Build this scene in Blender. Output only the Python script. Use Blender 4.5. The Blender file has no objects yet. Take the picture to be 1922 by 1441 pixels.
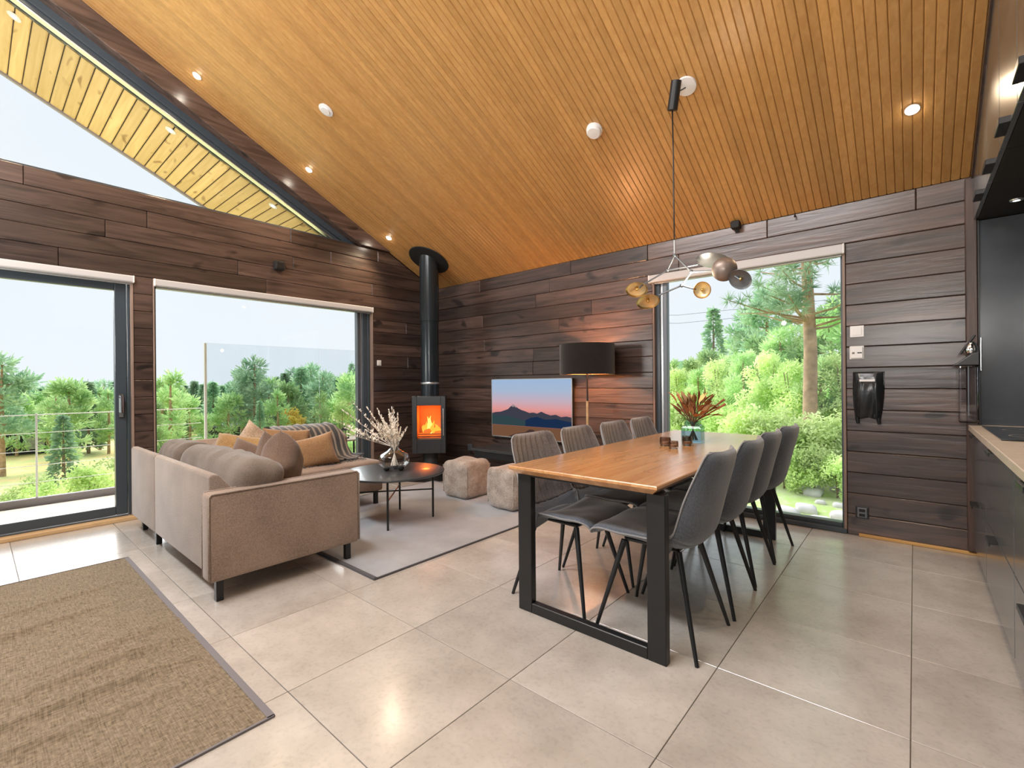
import bpy, bmesh, math, random
from mathutils import Vector, Matrix, noise as mnoise
R = random.Random(7)
PI = math.pi
SC = bpy.context.scene
COL = SC.collection

# ------------------------------------------------------------------ camera
YAW, ROLL, EYE = 0.71166, math.radians(-0.5), 1.17
cd = bpy.data.cameras.new('camera'); cam = bpy.data.objects.new('camera', cd); COL.objects.link(cam)
cd.sensor_fit = 'HORIZONTAL'; cd.sensor_width = 36.0; cd.lens = 875.18 / 1922 * 36.0
cd.shift_y = -2.5 / 1922; cd.clip_start = 0.02; cd.clip_end = 500
_r = Vector((math.cos(YAW), math.sin(YAW), 0)); _f = Vector((-math.sin(YAW), math.cos(YAW), 0)); _z = Vector((0, 0, 1))
_rr = math.cos(ROLL) * _r + math.sin(ROLL) * _z; _uu = -math.sin(ROLL) * _r + math.cos(ROLL) * _z
cam.matrix_world = Matrix(((_rr.x, _uu.x, -_f.x, 0), (_rr.y, _uu.y, -_f.y, 0), (_rr.z, _uu.z, -_f.z, EYE), (0, 0, 0, 1)))
SC.camera = cam

# ------------------------------------------------------------------ exposure
SC.view_settings.view_transform = 'Standard'; SC.view_settings.look = 'None'
SC.view_settings.exposure = 0.25; SC.view_settings.gamma = 1.0; SC.view_settings.use_curve_mapping = False
try:
    SC.cycles.use_denoising = True
    SC.cycles.max_bounces = 10; SC.cycles.diffuse_bounces = 5; SC.cycles.glossy_bounces = 4
    SC.cycles.transparent_max_bounces = 16; SC.cycles.transmission_bounces = 6
    SC.cycles.sample_clamp_indirect = 6.0
    SC.cycles.caustics_reflective = False; SC.cycles.caustics_refractive = False
except Exception: pass

# ------------------------------------------------------------------ world: soft overcast sky
w = bpy.data.worlds.new('overcast'); SC.world = w; w.use_nodes = True
nt = w.node_tree; nt.nodes.clear()
o_ = nt.nodes.new('ShaderNodeOutputWorld'); b_ = nt.nodes.new('ShaderNodeBackground'); nt.links.new(b_.outputs[0], o_.inputs[0])
tc = nt.nodes.new('ShaderNodeTexCoord'); sp = nt.nodes.new('ShaderNodeSeparateXYZ'); nt.links.new(tc.outputs['Generated'], sp.inputs[0])
rp = nt.nodes.new('ShaderNodeValToRGB'); nt.links.new(sp.outputs['Z'], rp.inputs[0])
rp.color_ramp.elements[0].position = 0.0; rp.color_ramp.elements[0].color = (.80, .845, .90, 1)
rp.color_ramp.elements[1].position = .9; rp.color_ramp.elements[1].color = (.66, .75, .86, 1)
nz = nt.nodes.new('ShaderNodeTexNoise'); nz.inputs['Scale'].default_value = 2.2; nz.inputs['Detail'].default_value = 4
nt.links.new(tc.outputs['Generated'], nz.inputs['Vector'])
rp2 = nt.nodes.new('ShaderNodeValToRGB'); rp2.color_ramp.elements[0].position = .35; rp2.color_ramp.elements[0].color = (0, 0, 0, 1)
rp2.color_ramp.elements[1].position = .7; rp2.color_ramp.elements[1].color = (.55, .55, .55, 1); nt.links.new(nz.outputs['Fac'], rp2.inputs[0])
mx = nt.nodes.new('ShaderNodeMixRGB'); nt.links.new(rp2.outputs[0], mx.inputs[0]); nt.links.new(rp.outputs[0], mx.inputs[1]); mx.inputs[2].default_value = (.85, .88, .92, 1)
nt.links.new(mx.outputs[0], b_.inputs[0]); b_.inputs[1].default_value = 1.0

# ------------------------------------------------------------------ lights
def light(kind, name, loc, energy, color=(1, 1, 1), rot=None, **k):
    l = bpy.data.lights.new(name, kind); l.energy = energy; l.color = color
    for a, v in k.items(): setattr(l, a, v)
    o = bpy.data.objects.new(name, l); COL.objects.link(o); o.location = loc
    if rot: o.rotation_euler = rot
    return o
WARM = (1.0, .76, .50)
sun = light('SUN', 'sun', (0, 0, 20), 6.5, (1, .99, .975), (math.radians(50), 0, math.radians(-109)), angle=math.radians(80))
# unseen fill lights, added: beside the kitchen, by the gable, under the ridge
light('AREA', 'rear_fill', (.0, -1.5, 1.9), 100, (1, .95, .89), (math.radians(150), 0, math.radians(18)), shape='RECTANGLE', size=1.3, size_y=.8)
light('AREA', 'gable_fill', (-4.75, -1.3, 1.6), 60, (1, .95, .89), (math.radians(152), 0, math.radians(-25)), shape='RECTANGLE', size=.8, size_y=.8)
light('AREA', 'ridge_fill', (-2.2, -.9, 4.55), 205, (.98, .98, 1), (math.radians(22), 0, 0), shape='RECTANGLE', size=3.6, size_y=.5)

# ------------------------------------------------------------------ materials
def newmat(name):
    m = bpy.data.materials.new(name); m.use_nodes = True
    n = m.node_tree; n.nodes.clear()
    out = n.nodes.new('ShaderNodeOutputMaterial'); b = n.nodes.new('ShaderNodeBsdfPrincipled'); n.links.new(b.outputs[0], out.inputs[0])
    return m, n, b, out
def rgb(c): return (c[0], c[1], c[2], 1)
def plain(name, c, rough=.5, metal=0.0, spec=.5, emit=None, es=1.0, bump=0, bscale=200, var=0.0, vscale=8, coat=0):
    m, n, b, out = newmat(name)
    b.inputs['Base Color'].default_value = rgb(c); b.inputs['Roughness'].default_value = rough; b.inputs['Metallic'].default_value = metal
    b.inputs['Specular IOR Level'].default_value = spec
    b.inputs['Coat Weight'].default_value = coat
    if emit: b.inputs['Emission Color'].default_value = rgb(emit); b.inputs['Emission Strength'].default_value = es
    if var or bump:
        t = n.nodes.new('ShaderNodeTexCoord')
        if var:
            z = n.nodes.new('ShaderNodeTexNoise'); z.inputs['Scale'].default_value = vscale; z.inputs['Detail'].default_value = 5
            n.links.new(t.outputs['Object'], z.inputs['Vector'])
            r = n.nodes.new('ShaderNodeValToRGB'); n.links.new(z.outputs['Fac'], r.inputs[0])
            r.color_ramp.elements[0].position = .3; r.color_ramp.elements[1].position = .7
            r.color_ramp.elements[0].color = rgb([max(0, x * (1 - var)) for x in c]); r.color_ramp.elements[1].color = rgb([min(1, x * (1 + var)) for x in c])
            n.links.new(r.outputs[0], b.inputs['Base Color'])
        if bump:
            z = n.nodes.new('ShaderNodeTexNoise'); z.inputs['Scale'].default_value = bscale; z.inputs['Detail'].default_value = 3
            n.links.new(t.outputs['Object'], z.inputs['Vector'])
            u = n.nodes.new('ShaderNodeBump'); u.inputs['Strength'].default_value = bump; u.inputs['Distance'].default_value = .004
            n.links.new(z.outputs['Fac'], u.inputs['Height']); n.links.new(u.outputs[0], b.inputs['Normal'])
    return m
def wood(name, dark, light_, axis, rough=.4, knots=.5, var=.25, bump=.25, fine=1.0, coat=0.0, spec=.5, knotcol=None):
    """grain stretched along one world axis, every board shifted by its own random number"""
    m, n, b, out = newmat(name)
    g = n.nodes.new('ShaderNodeNewGeometry'); oi = n.nodes.new('ShaderNodeObjectInfo')
    mul = n.nodes.new('ShaderNodeMath'); mul.operation = 'MULTIPLY'; mul.inputs[1].default_value = 53.0; n.links.new(oi.outputs['Random'], mul.inputs[0])
    add = n.nodes.new('ShaderNodeVectorMath'); add.operation = 'ADD'; n.links.new(g.outputs['Position'], add.inputs[0]); n.links.new(mul.outputs[0], add.inputs[1])
    def mapped(across, along):
        mp = n.nodes.new('ShaderNodeMapping'); n.links.new(add.outputs[0], mp.inputs['Vector'])
        s = [across] * 3; s['xyz'.index(axis)] = along; mp.inputs['Scale'].default_value = s; return mp
    z = n.nodes.new('ShaderNodeTexNoise'); z.inputs['Scale'].default_value = 1; z.inputs['Detail'].default_value = 6; z.inputs['Distortion'].default_value = .8
    n.links.new(mapped(22 * fine, 1.6 * fine).outputs[0], z.inputs['Vector'])
    r = n.nodes.new('ShaderNodeValToRGB'); n.links.new(z.outputs['Fac'], r.inputs[0])
    r.color_ramp.elements[0].position = .3; r.color_ramp.elements[1].position = .72
    r.color_ramp.elements[0].color = rgb(dark); r.color_ramp.elements[1].color = rgb(light_)
    v = n.nodes.new('ShaderNodeTexNoise'); v.inputs['Scale'].default_value = 1; v.inputs['Detail'].default_value = 1; v.inputs['Distortion'].default_value = .4
    n.links.new(mapped(9, 3.6).outputs[0], v.inputs['Vector'])
    kr = n.nodes.new('ShaderNodeValToRGB'); n.links.new(v.outputs['Fac'], kr.inputs[0])
    kr.color_ramp.elements[0].position = .66; kr.color_ramp.elements[0].color = (0, 0, 0, 1); kr.color_ramp.elements[1].position = .74; kr.color_ramp.elements[1].color = (knots,) * 3 + (1,)
    mk = n.nodes.new('ShaderNodeMixRGB'); n.links.new(kr.outputs[0], mk.inputs[0]); n.links.new(r.outputs[0], mk.inputs[1])
    mk.inputs[2].default_value = rgb(knotcol or [x * .35 for x in dark])
    hv = n.nodes.new('ShaderNodeHueSaturation'); mr = n.nodes.new('ShaderNodeMapRange'); n.links.new(oi.outputs['Random'], mr.inputs[0])
    mr.inputs[3].default_value = 1 - var; mr.inputs[4].default_value = 1 + var; n.links.new(mr.outputs[0], hv.inputs['Value'])
    n.links.new(mk.outputs[0], hv.inputs['Color']); n.links.new(hv.outputs[0], b.inputs['Base Color'])
    b.inputs['Roughness'].default_value = rough; b.inputs['Coat Weight'].default_value = coat; b.inputs['Coat Roughness'].default_value = .25
    b.inputs['Specular IOR Level'].default_value = spec
    u = n.nodes.new('ShaderNodeBump'); u.inputs['Strength'].default_value = bump; u.inputs['Distance'].default_value = .006
    n.links.new(z.outputs['Fac'], u.inputs['Height']); n.links.new(u.outputs[0], b.inputs['Normal'])
    return m
def glass(name, tint=(1, 1, 1), refl=1.0, rough=0.0, ior=1.45):
    """thin pane: straight-through transparency plus Fresnel mirror"""
    m = bpy.data.materials.new(name); m.use_nodes = True; n = m.node_tree; n.nodes.clear()
    out = n.nodes.new('ShaderNodeOutputMaterial'); t = n.nodes.new('ShaderNodeBsdfTransparent'); t.inputs[0].default_value = rgb(tint)
    gl = n.nodes.new('ShaderNodeBsdfGlossy'); gl.inputs['Roughness'].default_value = rough
    fr = n.nodes.new('ShaderNodeFresnel'); fr.inputs[0].default_value = ior
    mu = n.nodes.new('ShaderNodeMath'); mu.operation = 'MULTIPLY'; mu.inputs[1].default_value = refl; n.links.new(fr.outputs[0], mu.inputs[0])
    mx = n.nodes.new('ShaderNodeMixShader'); n.links.new(mu.outputs[0], mx.inputs[0]); n.links.new(t.outputs[0], mx.inputs[1]); n.links.new(gl.outputs[0], mx.inputs[2])
    n.links.new(mx.outputs[0], out.inputs[0]); return m
def fabric(name, c, c2=None, scale=260, rough=.95, bump=.5, sheen=.3, blotch=3.0):
    m, n, b, out = newmat(name); c2 = c2 or [x * .6 for x in c]
    t = n.nodes.new('ShaderNodeTexCoord')
    z = n.nodes.new('ShaderNodeTexNoise'); z.inputs['Scale'].default_value = scale; z.inputs['Detail'].default_value = 2; n.links.new(t.outputs['Object'], z.inputs['Vector'])
    y = n.nodes.new('ShaderNodeTexNoise'); y.inputs['Scale'].default_value = blotch; y.inputs['Detail'].default_value = 5; n.links.new(t.outputs['Object'], y.inputs['Vector'])
    ad = n.nodes.new('ShaderNodeMath'); ad.operation = 'ADD'; n.links.new(z.outputs['Fac'], ad.inputs[0]); n.links.new(y.outputs['Fac'], ad.inputs[1])
    r = n.nodes.new('ShaderNodeValToRGB'); mu = n.nodes.new('ShaderNodeMath'); mu.operation = 'MULTIPLY'; mu.inputs[1].default_value = .5; n.links.new(ad.outputs[0], mu.inputs[0]); n.links.new(mu.outputs[0], r.inputs[0])
    r.color_ramp.elements[0].position = .36; r.color_ramp.elements[1].position = .62; r.color_ramp.elements[0].color = rgb(c2); r.color_ramp.elements[1].color = rgb(c)
    n.links.new(r.outputs[0], b.inputs['Base Color']); b.inputs['Roughness'].default_value = rough; b.inputs['Sheen Weight'].default_value = sheen
    b.inputs['Specular IOR Level'].default_value = .2
    u = n.nodes.new('ShaderNodeBump'); u.inputs['Strength'].default_value = bump; u.inputs['Distance'].default_value = .003
    n.links.new(z.outputs['Fac'], u.inputs['Height']); n.links.new(u.outputs[0], b.inputs['Normal'])
    return m
def leafmat(name, c1, c2, trans=.45, scale=1.3):
    m = bpy.data.materials.new(name); m.use_nodes = True; n = m.node_tree; n.nodes.clear()
    out = n.nodes.new('ShaderNodeOutputMaterial'); d = n.nodes.new('ShaderNodeBsdfDiffuse'); t = n.nodes.new('ShaderNodeBsdfTranslucent'); mx = n.nodes.new('ShaderNodeMixShader'); mx.inputs[0].default_value = trans
    g = n.nodes.new('ShaderNodeNewGeometry'); oi = n.nodes.new('ShaderNodeObjectInfo')
    z = n.nodes.new('ShaderNodeTexNoise'); z.inputs['Scale'].default_value = scale; z.inputs['Detail'].default_value = 4; n.links.new(g.outputs['Position'], z.inputs['Vector'])
    r = n.nodes.new('ShaderNodeValToRGB'); n.links.new(z.outputs['Fac'], r.inputs[0]); r.color_ramp.elements[0].position = .35; r.color_ramp.elements[1].position = .65
    r.color_ramp.elements[0].color = rgb(c1); r.color_ramp.elements[1].color = rgb(c2)
    hv = n.nodes.new('ShaderNodeHueSaturation'); mr = n.nodes.new('ShaderNodeMapRange'); n.links.new(oi.outputs['Random'], mr.inputs[0]); mr.inputs[3].default_value = .75; mr.inputs[4].default_value = 1.25
    n.links.new(mr.outputs[0], hv.inputs['Value']); n.links.new(r.outputs[0], hv.inputs['Color'])
    n.links.new(hv.outputs[0], d.inputs[0]); n.links.new(hv.outputs[0], t.inputs[0])
    n.links.new(d.outputs[0], mx.inputs[1]); n.links.new(t.outputs[0], mx.inputs[2]); n.links.new(mx.outputs[0], out.inputs[0])
    return m
def emis(name, c, s):
    m = bpy.data.materials.new(name); m.use_nodes = True; n = m.node_tree; n.nodes.clear()
    out = n.nodes.new('ShaderNodeOutputMaterial'); e = n.nodes.new('ShaderNodeEmission'); e.inputs[0].default_value = rgb(c); e.inputs[1].default_value = s
    n.links.new(e.outputs[0], out.inputs[0]); return m

M = {}
M['plank_x'] = wood('dark_stained_log_x', (.034, .022, .018), (.118, .074, .058), 'x', rough=.30, knots=.85, var=.38, bump=.6, coat=.55)
M['plank_y'] = wood('dark_stained_log_y', (.034, .022, .018), (.118, .074, .058), 'y', rough=.30, knots=.85, var=.38, bump=.6, coat=.55)
M['plank_z'] = wood('dark_stained_log_z', (.030, .018, .014), (.100, .060, .046), 'z', rough=.4, knots=.4, var=.2, bump=.4)
M['log_back'] = plain('dark_backing', (.012, .008, .007), .8)
M['ceil'] = wood('honey_pine_board', (.47, .245, .075), (.58, .325, .115), 'y', rough=.36, knots=.12, var=.10, bump=.10, fine=1.4, coat=.2, knotcol=(.25, .10, .03))
M['ceil_back'] = plain('ceiling_groove', (.045, .020, .006), .8)
M['soffit'] = wood('soffit_pine', (.64, .43, .18), (.80, .58, .28), 'x', rough=.6, knots=.8, var=.12, bump=.15, knotcol=(.28, .14, .05))
M['reveal'] = wood('reveal_pine', (.20, .135, .105), (.33, .24, .19), 'z', rough=.5, knots=.2, var=.1)
M['sill'] = wood('oak_sill', (.50, .32, .15), (.66, .46, .25), 'y', rough=.45, knots=.3, var=.1)
M['trimx'] = wood('honey_trim', (.55, .30, .09), (.70, .42, .15), 'x', rough=.4, knots=.2, var=.1)
M['grout'] = plain('grout', (.22, .20, .17), .9)
M['frame'] = plain('anthracite_frame', (.055, .072, .088), .28)
M['black'] = plain('black_steel', (.012, .013, .014), .38, spec=.5)
M['blackmatt'] = plain('black_matt', (.012, .012, .012), .7)
M['alu'] = plain('aluminium', (.70, .74, .76), .3, metal=.9)
M['chrome'] = plain('chrome', (.8, .8, .8), .12, metal=1)
M['white'] = plain('white_plastic', (.80, .80, .79), .4)
M['blind'] = plain('blind_cassette', (.56, .55, .55), .5)
M['pane'] = glass('window_pane', (.97, .985, .985), .75)
M['clear'] = glass('clear_glass', (.975, .985, .985), .45)
M['acrylic'] = glass('clear_acrylic', (.93, .92, .93), 1.6)
M['bluegl'] = glass('blue_glass', (.74, .85, .89), .5)
M['smoke'] = glass('amber_smoked_glass', (.72, .62, .55), .6)
M['screen_gl'] = glass('wind_screen_glass', (.93, .95, .96), .7)
M['stove_gl'] = glass('stove_glass', (.97, .93, .9), .5)
M['sofa'] = fabric('taupe_weave', (.37, .275, .215), (.215, .155, .12), scale=150, bump=.9)
M['sofa2'] = fabric('grey_taupe_weave', (.40, .325, .27), (.24, .19, .155), scale=150, bump=.9)
M['sofa3'] = fabric('grey_brown_cushion_weave', (.20, .16, .13), (.11, .087, .07), scale=150, bump=.9)
M['mustard'] = fabric('mustard_velvet', (.40, .25, .10), (.22, .12, .045), scale=120, blotch=6)
M['tan'] = fabric('tan_velvet', (.40, .235, .115), (.24, .13, .06), scale=120, blotch=6)
M['brown'] = fabric('brown_linen', (.20, .135, .10), (.115, .075, .055), scale=150)
M['beige'] = fabric('beige_knit', (.55, .42, .30), (.30, .21, .14), scale=90, blotch=9)
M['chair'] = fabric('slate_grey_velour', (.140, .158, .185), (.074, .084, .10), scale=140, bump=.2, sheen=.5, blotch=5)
M['chairback'] = fabric('reflection_tinted_velour', (.24, .205, .19), (.10, .09, .09), scale=140, bump=.2, sheen=.5, blotch=5)
M['piping'] = fabric('pale_piping', (.34, .33, .33), (.22, .22, .22))
M['pouf'] = fabric('ribbed_linen', (.50, .44, .39), (.27, .22, .18), scale=110, bump=.9, blotch=14)
M['rug_g'] = fabric('grey_rug_pile', (.43, .45, .48), (.32, .335, .36), scale=330, bump=.8, blotch=4, sheen=.1)
M['bind'] = plain('rug_binding', (.10, .10, .11), .9)
M['bind2'] = plain('rug_binding_grey', (.19, .18, .19), .9)
M['counter'] = plain('pale_laminate', (.58, .48, .38), .35, var=.08, vscale=14)
M['front'] = wood('charcoal_oak_front', (.06, .068, .072), (.115, .125, .13), 'y', rough=.20, knots=.3, var=.06, bump=.04, coat=.5, spec=.8)
M['panel'] = plain('slate_splash_panel', (.060, .068, .078), .20, var=.2, vscale=3)
M['hob'] = plain('hob_glass', (.01, .011, .012), .08)
M['table'] = wood('honey_oak_top', (.50, .225, .075), (.66, .36, .15), 'y', rough=.26, knots=.3, var=.10, bump=.05, coat=.8, knotcol=(.25, .1, .03))
M['ct'] = plain('blackened_oak', (.05, .055, .06), .33, coat=.2)
M['stove'] = plain('stove_steel', (.055, .06, .066), .32, metal=.3)
M['stovepipe'] = plain('stove_pipe', (.020, .028, .034), .22, metal=.2)
M['liner'] = plain('firebrick', (.50, .30, .18), .9)
M['flame'] = emis('flame', (1.0, .36, .04), 1.6)
M['flamecore'] = emis('flame_core', (1.0, .66, .14), 1.8)
M['ember'] = plain('log_ember', (.08, .035, .02), .9, emit=(1, .15, .02), es=1.2)
M['shade'] = fabric('black_drum_shade', (.020, .016, .013), (.011, .009, .008), scale=220)
M['shade_in'] = plain('shade_lining', (.75, .45, .2), .6)
M['brass'] = plain('brushed_brass', (.70, .48, .18), .28, metal=1)
M['bronze'] = plain('bronze_grey', (.25, .20, .17), .4, metal=.6)
M['greymet'] = plain('grey_steel', (.16, .18, .20), .4, metal=.6)
M['goldlit'] = plain('gold_lining', (.90, .74, .42), .35, metal=.6)
M['dried'] = plain('dried_leaf', (.40, .16, .06), .8, var=.5, vscale=9)
M['dried2'] = plain('dried_leaf_pale', (.62, .42, .22), .8, var=.3, vscale=9)
M['dried3'] = plain('dried_leaf_yellow', (.80, .66, .26), .8)
M['stem'] = plain('dark_stem', (.10, .06, .035), .8)
M['pampas'] = plain('pampas', (.90, .82, .72), .9, var=.15, vscale=20)
M['bag'] = plain('black_plastic_bag', (.014, .016, .018), .22, bump=.3, bscale=25)
M['spot'] = emis('spot_lens', (1, .90, .74), 60)
M['led'] = emis('led_lens', (1, .95, .85), 4)
M['deck'] = wood('pale_deck', (.60, .52, .42), (.78, .71, .62), 'y', rough=.7, knots=.2, var=.08)
M['fascia'] = plain('grey_fascia', (.30, .28, .30), .6)
M['rail'] = plain('pale_rail', (.85, .87, .86), .4)
M['bark'] = plain('bark', (.22, .15, .10), .9, var=.4, vscale=6)
M['barkp'] = plain('pine_bark', (.42, .27, .17), .9, var=.4, vscale=5)
M['spruce'] = leafmat('spruce_needles', (.18, .32, .20), (.38, .54, .34))
M['pine'] = leafmat('pine_needles', (.25, .44, .27), (.52, .68, .45))
M['birch'] = leafmat('birch_leaves', (.42, .58, .20), (.78, .88, .46))
M['yellow'] = leafmat('autumn_leaves', (.62, .48, .08), (.85, .66, .22))
M['light'] = leafmat('young_pine', (.30, .50, .20), (.62, .78, .40))
M['cabin'] = plain('cabin_wall', (.035, .035, .04), .8)
M['cabinroof'] = plain('cabin_roof', (.12, .13, .15), .7)
M['slat'] = wood('garden_slats', (.45, .36, .27), (.62, .52, .42), 'z', rough=.7, knots=.1, var=.1)
M['stone'] = plain('pale_stone', (.55, .53, .52), .9, var=.2, vscale=4)

def tile_mat():
    m, n, b, out = newmat('limestone_tile')
    g = n.nodes.new('ShaderNodeNewGeometry'); oi = n.nodes.new('ShaderNodeObjectInfo')
    mul = n.nodes.new('ShaderNodeMath'); mul.operation = 'MULTIPLY'; mul.inputs[1].default_value = 31.0; n.links.new(oi.outputs['Random'], mul.inputs[0])
    add = n.nodes.new('ShaderNodeVectorMath'); n.links.new(g.outputs['Position'], add.inputs[0]); n.links.new(mul.outputs[0], add.inputs[1])
    z = n.nodes.new('ShaderNodeTexNoise'); z.inputs['Scale'].default_value = 3.2; z.inputs['Detail'].default_value = 8; z.inputs['Roughness'].default_value = .62; n.links.new(add.outputs[0], z.inputs['Vector'])
    r = n.nodes.new('ShaderNodeValToRGB'); n.links.new(z.outputs['Fac'], r.inputs[0])
    r.color_ramp.elements[0].position = .3; r.color_ramp.elements[1].position = .68
    r.color_ramp.elements[0].color = (.44, .405, .36, 1); r.color_ramp.elements[1].color = (.61, .57, .52, 1)
    z2 = n.nodes.new('ShaderNodeTexNoise'); z2.inputs['Scale'].default_value = 60; z2.inputs['Detail'].default_value = 3; n.links.new(add.outputs[0], z2.inputs['Vector'])
    r2 = n.nodes.new('ShaderNodeValToRGB'); n.links.new(z2.outputs['Fac'], r2.inputs[0]); r2.color_ramp.elements[0].position = .25; r2.color_ramp.elements[0].color = (.8, .8, .8, 1); r2.color_ramp.elements[1].position = .5
    mm = n.nodes.new('ShaderNodeMixRGB'); mm.blend_type = 'MULTIPLY'; mm.inputs[0].default_value = .6; n.links.new(r.outputs[0], mm.inputs[1]); n.links.new(r2.outputs[0], mm.inputs[2])
    hv = n.nodes.new('ShaderNodeHueSaturation'); mr = n.nodes.new('ShaderNodeMapRange'); n.links.new(oi.outputs['Random'], mr.inputs[0]); mr.inputs[3].default_value = .95; mr.inputs[4].default_value = 1.05
    n.links.new(mr.outputs[0], hv.inputs['Value']); n.links.new(mm.outputs[0], hv.inputs['Color']); n.links.new(hv.outputs[0], b.inputs['Base Color'])
    b.inputs['Roughness'].default_value = .24; b.inputs['Specular IOR Level'].default_value = .8; b.inputs['Coat Weight'].default_value = .5; b.inputs['Coat Roughness'].default_value = .16
    return m
M['tile'] = tile_mat()
def rug_mat():
    m, n, b, out = newmat('brown_woven_rug')
    t = n.nodes.new('ShaderNodeNewGeometry')
    def nz_(sx, sy, d=3):
        mp = n.nodes.new('ShaderNodeMapping'); mp.inputs['Scale'].default_value = (sx, sy, 1); n.links.new(t.outputs['Position'], mp.inputs['Vector'])
        z = n.nodes.new('ShaderNodeTexNoise'); z.inputs['Scale'].default_value = 1; z.inputs['Detail'].default_value = d; n.links.new(mp.outputs[0], z.inputs['Vector']); return z
    a = nz_(260, 14, 4); c = nz_(14, 260, 4); e = nz_(70, 70, 5)
    s1 = n.nodes.new('ShaderNodeMath'); n.links.new(a.outputs['Fac'], s1.inputs[0]); n.links.new(c.outputs['Fac'], s1.inputs[1])
    s2 = n.nodes.new('ShaderNodeMath'); n.links.new(s1.outputs[0], s2.inputs[0]); n.links.new(e.outputs['Fac'], s2.inputs[1])
    s3 = n.nodes.new('ShaderNodeMath'); s3.operation = 'DIVIDE'; s3.inputs[1].default_value = 3; n.links.new(s2.outputs[0], s3.inputs[0])
    r = n.nodes.new('ShaderNodeValToRGB'); n.links.new(s3.outputs[0], r.inputs[0]); r.color_ramp.elements[0].position = .38; r.color_ramp.elements[1].position = .62
    r.color_ramp.elements[0].color = (.115, .088, .058, 1); r.color_ramp.elements[1].color = (.32, .262, .185, 1)
    n.links.new(r.outputs[0], b.inputs['Base Color']); b.inputs['Roughness'].default_value = .95; b.inputs['Specular IOR Level'].default_value = .15
    u = n.nodes.new('ShaderNodeBump'); u.inputs['Strength'].default_value = .7; u.inputs['Distance'].default_value = .004; n.links.new(s3.outputs[0], u.inputs['Height']); n.links.new(u.outputs[0], b.inputs['Normal'])
    return m
M['rug_b'] = rug_mat()
def plaid_mat():
    m, n, b, out = newmat('charcoal_plaid')
    t = n.nodes.new('ShaderNodeTexCoord'); wv = n.nodes.new('ShaderNodeTexWave'); wv.bands_direction = 'X'; wv.inputs['Scale'].default_value = 5.5; wv.inputs['Distortion'].default_value = 1.0; wv.inputs['Detail'].default_value = 1
    n.links.new(t.outputs['UV'], wv.inputs['Vector'])
    r = n.nodes.new('ShaderNodeValToRGB'); n.links.new(wv.outputs['Fac'], r.inputs[0]); r.color_ramp.elements[0].position = .58; r.color_ramp.elements[1].position = .85
    r.color_ramp.elements[0].color = (.045, .042, .042, 1); r.color_ramp.elements[1].color = (.25, .205, .16, 1)
    n.links.new(r.outputs[0], b.inputs['Base Color']); b.inputs['Roughness'].default_value = .95; b.inputs['Sheen Weight'].default_value = .3
    return m
M['plaid'] = plaid_mat()
def ground_mat(name, cols, scale):
    m, n, b, out = newmat(name)
    g = n.nodes.new('ShaderNodeNewGeometry'); z = n.nodes.new('ShaderNodeTexNoise'); z.inputs['Scale'].default_value = scale; z.inputs['Detail'].default_value = 7; z.inputs['Roughness'].default_value = .65
    n.links.new(g.outputs['Position'], z.inputs['Vector']); r = n.nodes.new('ShaderNodeValToRGB'); n.links.new(z.outputs['Fac'], r.inputs[0])
    cr = r.color_ramp
    while len(cr.elements) < len(cols): cr.elements.new(.5)
    for i, c in enumerate(cols): cr.elements[i].position = .3 + .4 * i / (len(cols) - 1); cr.elements[i].color = rgb(c)
    n.links.new(r.outputs[0], b.inputs['Base Color']); b.inputs['Roughness'].default_value = .95; b.inputs['Specular IOR Level'].default_value = .1
    return m
M['meadow'] = ground_mat('meadow', [(.42, .46, .16), (.80, .62, .28), (.55, .60, .24), (.85, .74, .45)], .35)
M['hill'] = ground_mat('forest_hill', [(.06, .15, .08), (.12, .25, .11), (.20, .34, .16)], .5)
M['slope'] = ground_mat('garden_slope', [(.30, .42, .12), (.55, .55, .40), (.38, .52, .16), (.66, .64, .58)], 1.1)

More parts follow.
